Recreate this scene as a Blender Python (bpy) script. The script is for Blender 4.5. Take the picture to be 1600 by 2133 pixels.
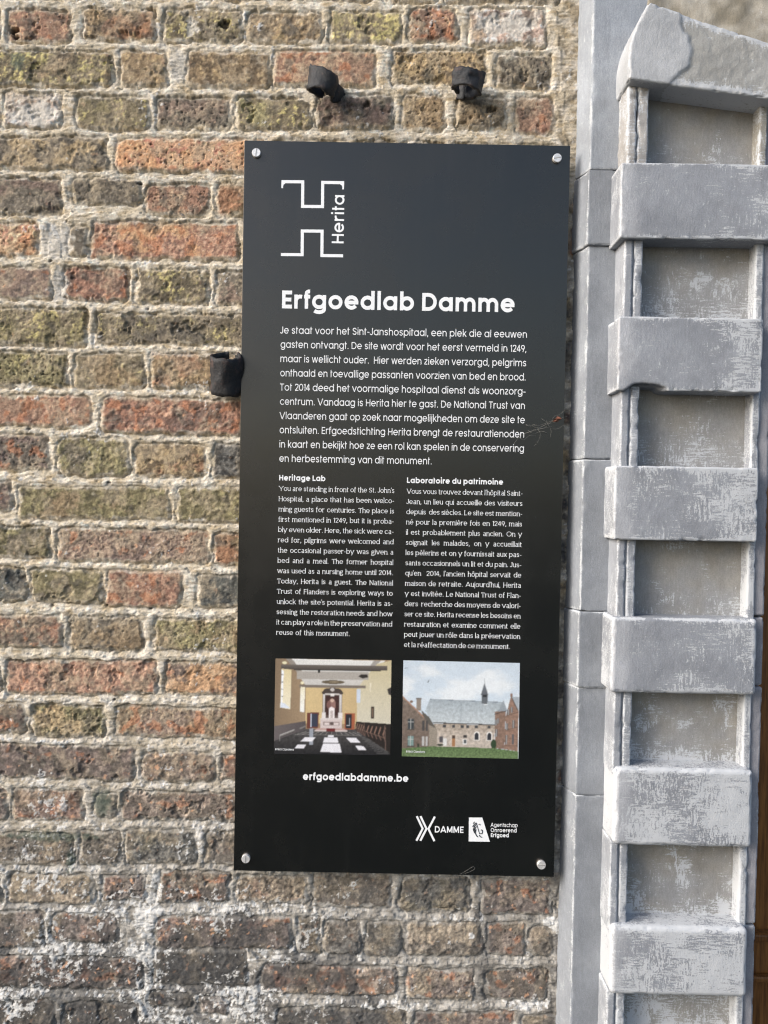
import bpy, bmesh, math, random
import numpy as np
from mathutils import Vector

for o in list(bpy.data.objects): bpy.data.objects.remove(o)
SC = bpy.context.scene
COL = SC.collection
RAD = math.radians

# ------------------------------------------------------------------ camera
F, CX, CY, DIST, EYE = 1602.0, 800.0, 1066.5, 1.335, 1.5
YAW, PITCH, ROLL = RAD(0.20594), RAD(-1.06666), RAD(-1.04296)
def rot3(yaw, pitch, roll):
    c, s = math.cos, math.sin
    Ry = np.array([[c(yaw), -s(yaw), 0], [s(yaw), c(yaw), 0], [0, 0, 1]])
    Rp = np.array([[1, 0, 0], [0, c(pitch), -s(pitch)], [0, s(pitch), c(pitch)]])
    Rr = np.array([[c(roll), 0, s(roll)], [0, 1, 0], [-s(roll), 0, c(roll)]])
    return Ry @ Rp @ Rr
M3 = rot3(YAW, PITCH, ROLL)
cam_d = bpy.data.cameras.new('camera'); cam = bpy.data.objects.new('camera', cam_d); COL.objects.link(cam)
cam_d.sensor_fit = 'AUTO'; cam_d.sensor_width = 36.0
cam_d.lens = 36.0 * F / 2133.0
cam_d.clip_start = 0.02; cam_d.clip_end = 500
from mathutils import Matrix
B = M3 @ np.array([[1, 0, 0], [0, 0, -1], [0, 1, 0]])      # columns: right, up, backward
m4 = Matrix([[*B[i], 0] for i in range(3)] + [[0, 0, 0, 1]]); m4.translation = (0, -DIST, EYE)
cam.matrix_world = m4
SC.camera = cam

def W(px, py, y=0.0):
    """point of the photograph's ray that lies on the upright plane at depth y"""
    d = M3 @ np.array([(px - CX) / F, 1.0, -(py - CY) / F])
    d = d * ((DIST + y) / d[1])
    return d[0], EYE + d[2]

# ------------------------------------------------------------------ light
SUN_L = Vector((-1.0, -0.43, 0.58)).normalized()
w = bpy.data.worlds.new('World'); SC.world = w; w.use_nodes = True
nt = w.node_tree; bg = nt.nodes['Background']
sky = nt.nodes.new('ShaderNodeTexSky'); sky.sky_type = 'NISHITA'; sky.sun_disc = False
sky.sun_elevation = math.asin(SUN_L.z); sky.sun_rotation = math.atan2(SUN_L.x, SUN_L.y)
sky.dust_density = 3.0; sky.ozone_density = 1.0; sky.air_density = 1.0
nt.links.new(sky.outputs[0], bg.inputs[0]); bg.inputs[1].default_value = 0.145
sl = bpy.data.lights.new('sun', 'SUN'); sl.energy = 2.6; sl.angle = RAD(34); sl.color = (1.0, 0.99, 0.98)
so = bpy.data.objects.new('sun', sl); COL.objects.link(so)
so.rotation_euler = (-SUN_L).to_track_quat('-Z', 'Y').to_euler(); so.location = (-3, -4, 5)
SC.view_settings.view_transform = 'Standard'; SC.view_settings.look = 'None'
SC.view_settings.exposure = 0.58; SC.view_settings.gamma = 1.0
SC.render.resolution_x = 768; SC.render.resolution_y = 1024
SC.cycles.filter_width = 1.2; SC.cycles.max_bounces = 5; SC.cycles.diffuse_bounces = 3; SC.cycles.glossy_bounces = 2

# ------------------------------------------------------------------ helpers
def lin(c):
    c = np.asarray(c, float) / 255.0
    return np.where(c <= 0.04045, c / 12.92, ((c + 0.055) / 1.055) ** 2.4)
def ss(a, b, x):
    t = np.clip((x - a) / (b - a), 0, 1); return t * t * (3 - 2 * t)
def _h(ix, iy, iz, seed):
    h = (ix.astype(np.int64) * 374761393 + iy.astype(np.int64) * 668265263 + iz.astype(np.int64) * 2147483647 + seed * 974634777) & 0xffffffff
    h = ((h ^ (h >> 13)) * 1274126177) & 0xffffffff
    h = ((h ^ (h >> 16)) * 2246822519) & 0xffffffff
    return ((h ^ (h >> 15)) & 0xffffff) / float(0xffffff)
def n2(x, y, seed=0):
    """gradient noise, about -1..1"""
    ix = np.floor(x); iy = np.floor(y); fx = x - ix; fy = y - iy; z = np.zeros_like(ix)
    u = fx * fx * fx * (fx * (fx * 6 - 15) + 10); v = fy * fy * fy * (fy * (fy * 6 - 15) + 10)
    def g(dx, dy):
        a = _h(ix + dx, iy + dy, z, seed) * 6.2831853
        return np.cos(a) * (fx - dx) + np.sin(a) * (fy - dy)
    return 1.5 * ((g(0, 0) * (1 - u) + g(1, 0) * u) * (1 - v) + (g(0, 1) * (1 - u) + g(1, 1) * u) * v)
def fbm(x, y, s, oct=4, seed=0, gain=0.5):
    r = 0; a = 1.0; t = 0
    for k in range(oct):
        r = r + a * n2(x * s, y * s, seed + 17 * k); t += a; a *= gain; s *= 2.03
    return r / t * 1.4
def n3(p, s, seed=0):
    p = p * s; i = np.floor(p); f = p - i; f = f * f * (3 - 2 * f); r = 0
    for dx in (0, 1):
        for dy in (0, 1):
            for dz in (0, 1):
                wgt = (f[:, 0] if dx else 1 - f[:, 0]) * (f[:, 1] if dy else 1 - f[:, 1]) * (f[:, 2] if dz else 1 - f[:, 2])
                r = r + wgt * _h(i[:, 0] + dx, i[:, 1] + dy, i[:, 2] + dz, seed)
    return r * 2 - 1
def fbm3(p, s, oct=3, seed=0):
    r = 0; a = 1.0; t = 0
    for k in range(oct):
        r = r + a * n3(p, s, seed + 31 * k); t += a; a *= .55; s *= 2.03
    return r / t

def link(name, me, mat=None, parent=None):
    o = bpy.data.objects.new(name, me); COL.objects.link(o)
    if mat is not None and me is not None: me.materials.append(mat)
    if parent is not None: o.parent = parent
    return o
def thing(name, loc, label, cat, group=None):
    o = link(name, None); o.location = loc; o.empty_display_size = .05
    return tag(o, label, cat, group)
def tag(o, label, cat, group=None):
    o['label'] = label; o['category'] = cat
    if group: o['group'] = group
    return o
def mesh_np(name, V, Q, mat, parent=None, smooth=True, attrs=None, cols=None, tri=False):
    """mesh from numpy vertices (world space) and quads / triangles"""
    V = np.asarray(V, np.float64)
    org = np.zeros(3)
    if parent is not None:
        q = parent
        while q is not None: org += np.array(q.location); q = q.parent
    V = V - org
    Q = np.asarray(Q, np.int32); k = Q.shape[1]
    me = bpy.data.meshes.new(name)
    me.vertices.add(len(V)); me.vertices.foreach_set('co', V.astype(np.float32).ravel())
    me.loops.add(Q.size); me.loops.foreach_set('vertex_index', Q.ravel())
    me.polygons.add(len(Q)); me.polygons.foreach_set('loop_start', np.arange(0, Q.size, k, dtype=np.int32))
    me.polygons.foreach_set('loop_total', np.full(len(Q), k, np.int32))
    me.polygons.foreach_set('use_smooth', np.full(len(Q), smooth, bool))
    me.update(calc_edges=True); me.validate()
    for an, av in (attrs or {}).items():
        a = me.attributes.new(an, 'FLOAT', 'POINT'); a.data.foreach_set('value', np.asarray(av, np.float32))
    if cols is not None:
        a = me.color_attributes.new('Col', 'FLOAT_COLOR', 'POINT')
        c = np.ones((len(V), 4), np.float32); c[:, :3] = cols; a.data.foreach_set('color', c.ravel())
    return link(name, me, mat, parent)
def grid_quads(nx, ny):
    i = np.arange(nx * ny).reshape(ny, nx)
    return np.stack([i[:-1, :-1], i[:-1, 1:], i[1:, 1:], i[1:, :-1]], -1).reshape(-1, 4)
def mesh_bm(name, bm, mat, parent=None, smooth=True):
    org = Vector((0, 0, 0)); q = parent
    while q is not None: org += q.location; q = q.parent
    bmesh.ops.translate(bm, verts=bm.verts, vec=-org)
    me = bpy.data.meshes.new(name); bm.to_mesh(me); bm.free()
    for p in me.polygons: p.use_smooth = smooth
    return link(name, me, mat, parent)

# ------------------------------------------------------------------ materials
def mat_new(name):
    m = bpy.data.materials.new(name); m.use_nodes = True
    return m, m.node_tree, m.node_tree.nodes['Principled BSDF']
def N(nt, t, **kw):
    n = nt.nodes.new(t)
    for k, v in kw.items():
        if k.startswith('i_'): n.inputs[k[2:].replace('_', ' ')].default_value = v
        else: setattr(n, k, v)
    return n
def noise(nt, scale, detail=4, rough=.55, vec=None):
    n = N(nt, 'ShaderNodeTexNoise'); n.inputs['Scale'].default_value = scale
    n.inputs['Detail'].default_value = detail; n.inputs['Roughness'].default_value = rough
    if vec is not None: nt.links.new(vec, n.inputs['Vector'])
    return n.outputs['Fac']
def coords(nt, sc=None):
    t = N(nt, 'ShaderNodeTexCoord').outputs['Object']
    if sc is None: return t
    mp = N(nt, 'ShaderNodeMapping'); mp.inputs['Scale'].default_value = sc
    nt.links.new(t, mp.inputs['Vector']); return mp.outputs['Vector']
def mth(nt, op, a, b=None, c=None, clamp=False):
    n = N(nt, 'ShaderNodeMath', operation=op, use_clamp=clamp)
    for i, v in enumerate((a, b, c)):
        if v is None: continue
        if isinstance(v, (int, float)): n.inputs[i].default_value = v
        else: nt.links.new(v, n.inputs[i])
    return n.outputs[0]
def mrange(nt, v, a, b, c=0., d=1., smooth=True):
    n = N(nt, 'ShaderNodeMapRange'); n.interpolation_type = 'SMOOTHSTEP' if smooth else 'LINEAR'
    nt.links.new(v, n.inputs[0])
    for i, q in enumerate((a, b, c, d)): n.inputs[i + 1].default_value = q
    return n.outputs[0]
def mixc(nt, fac, a, b, mode='MIX'):
    n = N(nt, 'ShaderNodeMix', data_type='RGBA', blend_type=mode)
    for i, v in ((0, fac), (6, a), (7, b)):
        if isinstance(v, (int, float)): n.inputs[i].default_value = v
        elif isinstance(v, (tuple, list, np.ndarray)): n.inputs[i].default_value = (*v[:3], 1)
        else: nt.links.new(v, n.inputs[i])
    return n.outputs[2]
def bump(nt, bs, h, strength, dist):
    n = N(nt, 'ShaderNodeBump'); n.inputs['Strength'].default_value = strength; n.inputs['Distance'].default_value = dist
    nt.links.new(h, n.inputs['Height']); nt.links.new(n.outputs[0], bs.inputs['Normal'])

def mat_masonry():
    m, nt, bs = mat_new('old_brick_and_mortar')
    c = N(nt, 'ShaderNodeAttribute', attribute_name='Col').outputs['Color']
    co = coords(nt)
    g1 = noise(nt, 420, 5, .7, co); g2 = noise(nt, 1100, 3, .7, co)
    f = mrange(nt, mth(nt, 'MULTIPLY_ADD', g2, .6, g1), .45, 1.15, .62, 1.38, False)
    col = mixc(nt, 1.0, c, (1, 1, 1), 'MULTIPLY')
    v = N(nt, 'ShaderNodeVectorMath', operation='SCALE'); nt.links.new(col, v.inputs[0]); nt.links.new(f, v.inputs[3])
    nt.links.new(v.outputs[0], bs.inputs['Base Color'])
    bs.inputs['Roughness'].default_value = .92; bs.inputs['Specular IOR Level'].default_value = .25
    bump(nt, bs, mth(nt, 'MULTIPLY_ADD', g2, .5, g1), .85, .0016)
    return m
def mat_paint(name, white, rough=.6, stren=1.0):
    m, nt, bs = mat_new(name)
    c = N(nt, 'ShaderNodeAttribute', attribute_name='Col').outputs['Color']
    wr = N(nt, 'ShaderNodeAttribute', attribute_name='wear').outputs['Fac']
    vs = coords(nt, (260, 260, 70)); hs = coords(nt, (55, 200, 420)); co = coords(nt)
    a = noise(nt, 1, 4, .7, vs); b = noise(nt, 1, 4, .7, hs)
    blot = noise(nt, 16, 7, .65, co); speck = noise(nt, 380, 4, .7, co)
    sel = mrange(nt, noise(nt, 30, 2, .5, co), .4, .6)
    hatch = mth(nt, 'ADD', mth(nt, 'MULTIPLY', a, mth(nt, 'SUBTRACT', 1, sel)), mth(nt, 'MULTIPLY', b, sel))
    t = mth(nt, 'ADD', mth(nt, 'MULTIPLY', hatch, .54), mth(nt, 'MULTIPLY', blot, .40))
    t = mth(nt, 'ADD', t, mth(nt, 'MULTIPLY', speck, .34))
    t = mth(nt, 'ADD', t, mth(nt, 'MULTIPLY', wr, .42))
    k = mrange(nt, t, .80, .86)
    soft = mrange(nt, mth(nt, 'MULTIPLY_ADD', wr, .3, blot), .5, .85, 0, .25)
    k = mth(nt, 'MAXIMUM', k, soft)
    var = mrange(nt, noise(nt, 11, 7, .68, co), .3, .7, .86, 1.12)
    brush = mrange(nt, a, .3, .7, .93, 1.07); grit = mrange(nt, noise(nt, 520, 3, .7, co), .3, .7, .90, 1.10)
    stain = mrange(nt, noise(nt, 1, 6, .7, coords(nt, (42, 42, 9))), .56, .74, 1.0, .80)
    var = mth(nt, 'MULTIPLY', mth(nt, 'MULTIPLY', var, brush), mth(nt, 'MULTIPLY', grit, stain))
    v = N(nt, 'ShaderNodeVectorMath', operation='SCALE'); nt.links.new(c, v.inputs[0]); nt.links.new(var, v.inputs[3])
    nt.links.new(mixc(nt, mth(nt, 'MULTIPLY', k, stren), v.outputs[0], white), bs.inputs['Base Color'])
    bs.inputs['Roughness'].default_value = rough; bs.inputs['Specular IOR Level'].default_value = .35
    bh = mth(nt, 'ADD', mth(nt, 'MULTIPLY', a, .5), mth(nt, 'MULTIPLY', k, -.25))
    bh = mth(nt, 'MULTIPLY_ADD', speck, .5, bh)
    bump(nt, bs, mth(nt, 'MULTIPLY_ADD', noise(nt, 420, 4, .7, co), .6, bh), .55, .0017)
    return m
def mat_board():
    m, nt, bs = mat_new('black_coated_board')
    co = coords(nt)
    sm = noise(nt, 7, 6, .65, co); sp = noise(nt, 230, 3, .6, co)
    dust = mrange(nt, sp, .73, .78, 0, .35)
    run = mrange(nt, noise(nt, 1, 5, .65, coords(nt, (30, 30, 2.2))), .52, .75, 0, .022)
    wipe = mrange(nt, noise(nt, 5, 7, .7, co), .55, .75, 0, .018)
    film = mth(nt, 'ADD', mth(nt, 'ADD', run, wipe), dust)
    nt.links.new(mixc(nt, film, (.0006, .0018, .0022), (.15, .15, .145)), bs.inputs['Base Color'])
    nt.links.new(mrange(nt, sm, .3, .7, .22, .31), bs.inputs['Roughness'])
    bs.inputs['IOR'].default_value = 1.57; bs.inputs['Specular IOR Level'].default_value = 1.0
    bs.inputs['Specular Tint'].default_value = (.97, .87, .77, 1)
    return m
def mat_plain(name, col, rough=.6, metal=0., spec=.5, var=.15, scale=60, bmp=0., bscale=300):
    m, nt, bs = mat_new(name); co = coords(nt)
    f = mrange(nt, noise(nt, scale, 5, .6, co), .3, .7, 1 - var, 1 + var)
    v = N(nt, 'ShaderNodeVectorMath', operation='SCALE'); v.inputs[0].default_value = col; nt.links.new(f, v.inputs[3])
    nt.links.new(v.outputs[0], bs.inputs['Base Color'])
    bs.inputs['Roughness'].default_value = rough; bs.inputs['Metallic'].default_value = metal
    bs.inputs['Specular IOR Level'].default_value = spec
    if bmp: bump(nt, bs, noise(nt, bscale, 5, .65, co), 1.0, bmp)
    return m
def mat_iron():
    m, nt, bs = mat_new('rusty_black_iron'); co = coords(nt)
    k = mrange(nt, noise(nt, 70, 6, .65, co), .52, .66, 0, .75)
    nt.links.new(mixc(nt, k, (.019, .020, .023), (.075, .042, .036)), bs.inputs['Base Color'])
    bs.inputs['Roughness'].default_value = .55; bs.inputs['Specular IOR Level'].default_value = .45
    bump(nt, bs, noise(nt, 240, 6, .7, co), 1.0, .0022)
    return m
def mat_wood():
    m, nt, bs = mat_new('varnished_brown_wood')
    co = coords(nt, (60, 60, 3)); g = noise(nt, 3, 8, .65, co); f = noise(nt, 14, 4, .6, co)
    t = mrange(nt, mth(nt, 'MULTIPLY_ADD', f, .4, g), .45, .95)
    nt.links.new(mixc(nt, t, (.10, .034, .008), (.34, .14, .034)), bs.inputs['Base Color'])
    bs.inputs['Roughness'].default_value = .4; bump(nt, bs, g, .3, .001)
    return m
def mat_colattr(name, rough=.45):
    m, nt, bs = mat_new(name)
    c = N(nt, 'ShaderNodeAttribute', attribute_name='Col').outputs['Color']
    v = mrange(nt, noise(nt, 900, 3, .6, coords(nt)), .3, .7, .9, 1.1)
    s = N(nt, 'ShaderNodeVectorMath', operation='SCALE'); nt.links.new(c, s.inputs[0]); nt.links.new(v, s.inputs[3])
    nt.links.new(s.outputs[0], bs.inputs['Base Color']); bs.inputs['Roughness'].default_value = rough
    bs.inputs['Specular IOR Level'].default_value = .4
    return m
MASON = mat_masonry()
PAINT = mat_paint('worn_grey_stone_paint', (.50, .515, .535))
PAINT_STRIP = mat_paint('grey_stone_paint', (.50, .52, .54), stren=.8)
BOARD = mat_board()
INK = mat_plain('white_print', (.86, .87, .88), .5, var=.03)
PRINT = mat_colattr('printed_picture')
STEEL = mat_plain('brushed_steel', (.80, .78, .76), .42, metal=.55, var=.12, scale=200)
IRON = mat_iron(); WOOD = mat_wood()

# ------------------------------------------------------------------ ground
def make_ground():
    V = [(-400, 100, 0), (400, 100, 0), (400, -400, 0), (-400, -400, 0)]
    m, nt, bs = mat_new('grey_paving'); co = coords(nt)
    br = N(nt, 'ShaderNodeTexBrick'); br.inputs['Scale'].default_value = 3
    br.inputs['Color1'].default_value = (.024, .031, .033, 1); br.inputs['Color2'].default_value = (.02, .027, .029, 1)
    br.inputs['Mortar'].default_value = (.022, .026, .027, 1); nt.links.new(co, br.inputs['Vector'])
    nt.links.new(mixc(nt, .35, br.outputs['Color'], mixc(nt, noise(nt, 6, 6, .6, co), (.018, .025, .027), (.036, .043, .046))), bs.inputs['Base Color'])
    bs.inputs['Roughness'].default_value = .9
    o = mesh_np('pavement', V, [(3, 2, 1, 0)], m, smooth=False); o['kind'] = 'structure'
make_ground()

# ------------------------------------------------------------------ brick wall
PAL = {  # body, light, dark (as they look in the photograph, sRGB)
 'Y': ((126, 114, 88), (194, 178, 112), (92, 82, 68)),
 'L': ((124, 114, 82), (150, 140, 98), (86, 80, 60)),
 'B': ((142, 120, 90), (178, 152, 110), (94, 80, 64)),
 'O': ((158, 112, 82), (194, 150, 106), (108, 88, 74)),
 'F': ((206, 152, 104), (226, 190, 132), (192, 108, 80)),
 'R': ((160, 110, 82), (192, 142, 106), (112, 86, 72)),
 'G': ((112, 103, 90), (142, 130, 110), (76, 70, 62)),
 'H': ((98, 98, 92), (130, 128, 116), (66, 67, 66)),
 'K': ((84, 82, 78), (114, 111, 105), (58, 57, 56)),
 'W': ((206, 192, 180), (226, 216, 206), (172, 138, 118)),
 'P': ((116, 96, 86), (142, 119, 103), (84, 75, 70)),
 'M': ((144, 116, 95), (176, 146, 116), (106, 90, 82)),
}
BR = """1 18 152 24 92 O;175 328 22 88 B;343 508 24 90 Y;515 671 28 92 B;685 838 27 92 Y;850 952 20 90 O;975 1138 22 100 W
2 -20 238 110 182 Y;250 352 110 183 B;392 565 112 185 B;572 783 108 183 O;815 1015 108 177 B;1033 1147 117 187 G
3 -60 3 198 268 Y;10 130 196 268 W;160 315 202 272 Y;328 482 205 272 G;492 650 205 273 Y;660 820 200 272 G;838 926 200 275 B;950 1055 205 272 G;1073 1153 206 280 R
4 -40 228 287 355 G;242 560 292 361 F
5 -40 130 373 450 G;152 298 373 428 G;303 440 385 452 O;453 600 385 452 B
6 -50 84 465 535 F;148 185 470 535 G;191 500 464 542 R
7 -40 110 555 625 M;134 272 557 628 R;285 438 560 634 Y;450 600 565 636 G
8 -60 185 642 720 Y;198 600 654 720 Y
9 -60 145 732 806 L;157 305 736 810 Y;315 500 737 811 B
10 -60 197 822 890 R;213 510 828 905 R
11 -50 108 905 982 P;122 272 911 992 L;280 432 922 995 B;443 600 925 998 K
12 -60 30 1003 1065 P;40 358 1012 1082 L;370 600 1015 1088 L
13 -60 108 1093 1162 L;120 438 1100 1172 M;445 600 1108 1180 B
14 -60 58 1178 1250 H;66 218 1183 1255 L;224 381 1186 1264 R;412 600 1195 1266 H
15 -60 133 1278 1347 O;143 303 1280 1354 G;320 520 1285 1356 L
16 -60 6 1370 1440 G;14 330 1371 1446 R;342 530 1376 1447 M
17 -60 57 1458 1525 P;68 222 1465 1533 L;240 600 1470 1537 M
18 -60 286 1545 1621 P;296 455 1562 1628 M;463 600 1570 1624 O
19 -60 20 1635 1706 P;28 178 1640 1707 R;198 246 1645 1702 H;252 500 1645 1708 M
20 -60 158 1730 1802 G;165 256 1725 1800 G;263 412 1722 1797 H;428 600 1728 1800 G
21 -60 8 1810 1880 Y;20 202 1815 1880 B;212 308 1815 1875 P;331 482 1808 1878 P;492 644 1816 1879 B;652 818 1815 1888 G;832 980 1822 1900 H;1000 1150 1826 1902 P
22 -60 98 1890 1970 G;108 250 1896 1961 P;322 612 1903 1975 P;618 668 1905 1985 K;674 752 1910 1986 G;760 838 1912 1988 H;843 1005 1914 1990 G;1012 1095 1915 1986 M;1100 1150 1922 1988 G
23 -60 305 1985 2056 P;318 520 1972 2050 K;542 830 2003 2070 P;845 990 2010 2078 M;1008 1140 2010 2082 P
24 -60 120 2075 2140 G;130 290 2080 2150 K;308 406 2060 2096 K;412 480 2068 2110 W;575 850 2093 2160 K;860 1070 2100 2170 P;1080 1160 2106 2170 G"""

def make_wall():
    rng = random.Random(11)
    bricks = []            # x0,x1,z0,z1,class, dents
    rows = {}
    for line in BR.split('\n'):
        num, rest = line.split(' ', 1); row = []
        for b in rest.split(';'):
            x0, x1, y0, y1, k = b.split(); x0, x1, y0, y1 = map(float, (x0, x1, y0, y1))
            cxp, cyp = (x0 + x1) / 2, (y0 + y1) / 2; hx = (x1 - x0) / 2 / 1203; hz = (y1 - y0) / 2 / 1203
            X, Z = W(cxp, cyp); row.append([X - hx, X + hx, Z - hz, Z + hz, k])
        rows[int(num)] = row
        bricks += row
    zc = {r: float(np.mean([(b[2] + b[3]) / 2 for b in row])) for r, row in rows.items()}
    # invented bricks: behind the board, beyond the frame
    cls = 'YYLBBOGGHPMRR'
    def fill(xa, xb, z, kl, h=.058):
        x = xa + rng.uniform(0, .015)
        while x < xb - .03:
            L = rng.choice((.128, .13, .255, .26)); L = min(L, xb - x)
            if L < .035: break
            bricks.append([x, x + L, z - h / 2 + rng.uniform(-.002, .002), z + h / 2 + rng.uniform(-.002, .002), rng.choice(kl)])
            x += L + rng.uniform(.009, .014)
    XR = W(1152, 1000)[0]
    for r, row in rows.items():
        xe = max(b[1] for b in row) + .011
        if xe < XR - .05 and r >= 4: fill(xe, XR - rng.uniform(0, .03), zc[r], 'BGPLM')
        xs = min(b[0] for b in row) - .011; x = xs
        while x > -1.75:
            L = rng.choice((.128, .25, .26)); bricks.append([x - L, x, zc[r] - .029, zc[r] + .029, rng.choice(cls)]); x -= L + .011
    z = zc[1] + .0735
    bx = [W(p, 0)[0] for p in (-300, -30, 140, 455, 620, 790, 920, 1170)]
    for a, b in zip(bx[:-1], bx[1:]): bricks.append([a + .005, b - .005, z - .029, z + .033, rng.choice('OBGM')])
    z += .0735
    while z < 3.35: fill(-1.75, XR, z, cls); z += .0735
    z = zc[24] - .0735
    while z > .02: fill(-1.75, XR, z, 'GHPKMG'); z -= .0735
    # small pieces in the narrow gap between the board and the door surround
    for (px, py, wp, hp, k) in ((1193, 432, 20, 34, 'R'), (1190, 508, 24, 60, 'R'), (1178, 872, 22, 30, 'R'), (1166, 1618, 14, 30, 'R'),
                                (1186, 640, 26, 60, 'G'), (1182, 740, 26, 60, 'K'), (1176, 960, 26, 62, 'G'), (1173, 1060, 26, 60, 'K'),
                                (1170, 1150, 26, 60, 'K'), (1168, 1240, 24, 60, 'B'), (1166, 1420, 24, 64, 'K'), (1164, 1520, 24, 60, 'G'),
                                (1164, 1700, 24, 60, 'K'), (1170, 1860, 20, 60, 'K')):
        X, Z = W(px, py); bricks.append([X - wp / 2406, X + wp / 2406, Z - hp / 2406, Z + hp / 2406, k])

    st = .00165
    xs = np.concatenate([np.arange(-1.72, -.76, .006), np.arange(-.76, .336, st)])
    zs = np.concatenate([np.arange(0.0, .56, .006), np.arange(.56, 2.43, st), np.arange(2.43, 3.3, .006)])
    Xg, Zg = np.meshgrid(xs, zs); sh = Xg.shape
    wx = .0034 * fbm(Xg, Zg, 22, 2, 1) + .0034 * fbm(Xg, Zg, 80, 4, 2) + .0008 * n2(Xg * 330, Zg * 330, 61)
    wz = .0030 * fbm(Xg, Zg, 22, 2, 3) + .0031 * fbm(Xg, Zg, 80, 4, 4) + .0008 * n2(Xg * 330, Zg * 330, 62)
    sd = np.full(sh, .02); bid = np.full(sh, -1, np.int32)
    lx = np.zeros(sh); lz = np.zeros(sh)
    for i, (x0, x1, z0, z1, k) in enumerate(bricks):
        a, b = np.searchsorted(xs, (x0 - .016, x1 + .016)); c, d = np.searchsorted(zs, (z0 - .016, z1 + .016))
        if b - a < 2 or d - c < 2: continue
        s = np.s_[c:d, a:b]
        px = Xg[s] + wx[s] - (x0 + x1) / 2; pz = Zg[s] + wz[s] - (z0 + z1) / 2
        an = rng.uniform(-.014, .014); px, pz = px + (an + rng.uniform(-.05, .05)) * pz, pz - an * px
        r = rng.choice((.004, .007, .010, .014))
        qx = np.abs(px) - ((x1 - x0) / 2 - r); qz = np.abs(pz) - ((z1 - z0) / 2 - r)
        D = np.hypot(np.maximum(qx, 0), np.maximum(qz, 0)) + np.minimum(np.maximum(qx, qz), 0) - r
        m = D < sd[s]
        sd[s] = np.where(m, D, sd[s]); bid[s] = np.where(m, i, bid[s])
        lx[s] = np.where(m, px, lx[s]); lz[s] = np.where(m, pz, lz[s])
    nB = len(bricks); R = np.random.RandomState(5)
    bi = np.where(bid < 0, nB, bid)
    pb = lambda lo, hi: np.append(R.uniform(lo, hi, nB), 0)[bi]
    mask = ss(.0010, -.0013, sd)                      # 1 on brick
    core = ss(0, -.012, sd)
    # regions (world space)
    pxm = 1 / 1203.
    X0, Zt = W(800, 1066); vx = (Xg - X0) / pxm + 800; vy = (Zt - Zg) / pxm + 1066 + (vx - 800) * .0182; vx = vx - (vy - 1066) * .0182
    low = ss(1250, 1950, vy + 120 * fbm(Xg, Zg, 6, 3, 40))
    # relief
    f1 = fbm(Xg, Zg, 48, 4, 10); f2 = fbm(Xg, Zg, 140, 4, 11)
    ua, va = Xg * .82 + Zg * .57, Zg * .82 - Xg * .57
    strata = 1 - 2.2 * np.abs(fbm(ua * .55, va * 1.5, 80, 4, 12)); f3 = n2(Xg * 420, Zg * 420, 13)
    rough = pb(.5, 1.5)
    hb = pb(.0024, .0048) + lz * pb(-.04, .03) + lx * pb(-.010, .010) + rough * (.0014 * f1 + .0007 * f2 + .00035 * np.clip(strata, -.8, 1)) + .0002 * f3
    hb = hb - .0022 * ss(-.0055, .0, sd)
    chip = ss(.22, .42, fbm(Xg, Zg, 30, 4, 14) + .35 * f2 - .12 + .35 * (1 - core))
    hb = hb - chip * .0032 * pb(.1, 1.4)
    hm = .0008 + .0013 * fbm(Xg, Zg, 28, 4, 16) + .0010 * fbm(Xg * .4, Zg * 1.8, 150, 4, 17) + .0004 * f3 + low * .0014 * fbm(Xg, Zg, 90, 4, 44)
    hm = hm - .0034 * np.exp(-((sd - .0015) / .0013) ** 2) * ss(.012, -.016, lz) * np.clip(.8 + 1.2 * fbm(Xg, Zg, 40, 3, 53), 0, 1.4)
    hm = hm + .0012 * fbm(Xg * .3, Zg * 1.5, 230, 3, 54) + .0034 * ss(-.02, .02, lz) + .0010 * ss(0, .007, sd)
    # smeared mortar running over brick edges here and there
    smear = ss(.03, .30, fbm(Xg, Zg, 17, 4, 18) + .25 * f2 - .85 * core + .20 * low) * .92
    pores = ss(.46, .62, n2(Xg * 230, Zg * 230, 19) + .3 * n2(Xg * 90, Zg * 90, 20)) * np.clip(pb(-.9, 1.0), 0, 1) * core
    hb = hb - pores * .0022
    h = hm * (1 - mask) + mask * (hb * (1 - .45 * smear) + .0008 * smear)
    holes = [(34, 66, 12, 11), (36, 80, 8, 7), (142, 464, 4, 5), (310, 645, 4, 5), (225, 1259, 5, 6), (241, 1457, 5, 6), (110, 547, 4, 5),
             (63, 895, 4, 4), (230, 1006, 5, 4), (1022, 233, 11, 8), (765, 222, 12, 5), (316, 1266, 5, 5), (458, 1166, 4, 4), (105, 1940, 4, 4),
             (20, 1985, 4, 4), (130, 1415, 3, 3), (470, 56, 14, 6), (110, 1260, 4, 4), (295, 385, 6, 5)]
    dark = np.zeros(sh)
    for (px, py, rp, dm) in holes:
        X, Z = W(px, py); q = np.hypot(Xg + .5 * wx - X, (Zg + .5 * wz - Z) * 1.5) / (rp * pxm) + .6 * f1 + .4 * f2
        h = h - dm * .001 * ss(1.15, .55, q); dark = np.maximum(dark, ss(1.1, .6, q))
    h = h + .003                      # the whole face sits a little proud
    # colour of the material itself
    C0 = np.array([lin(PAL[b[4]][0]) for b in bricks] + [lin((170, 160, 142))])
    C1 = np.array([lin(PAL[b[4]][1]) for b in bricks] + [lin((170, 160, 142))])
    C2 = np.array([lin(PAL[b[4]][2]) for b in bricks] + [lin((170, 160, 142))])
    grey = lambda a, k: a * (1 - k) + k * a.mean(1, keepdims=True)
    C0, C1, C2 = grey(C0, DESAT), grey(C1, DESAT), grey(C2, DESAT)
    warm = np.array([1. if b[4] in 'ORFMP' else .0 for b in bricks] + [0])[bi]
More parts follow.
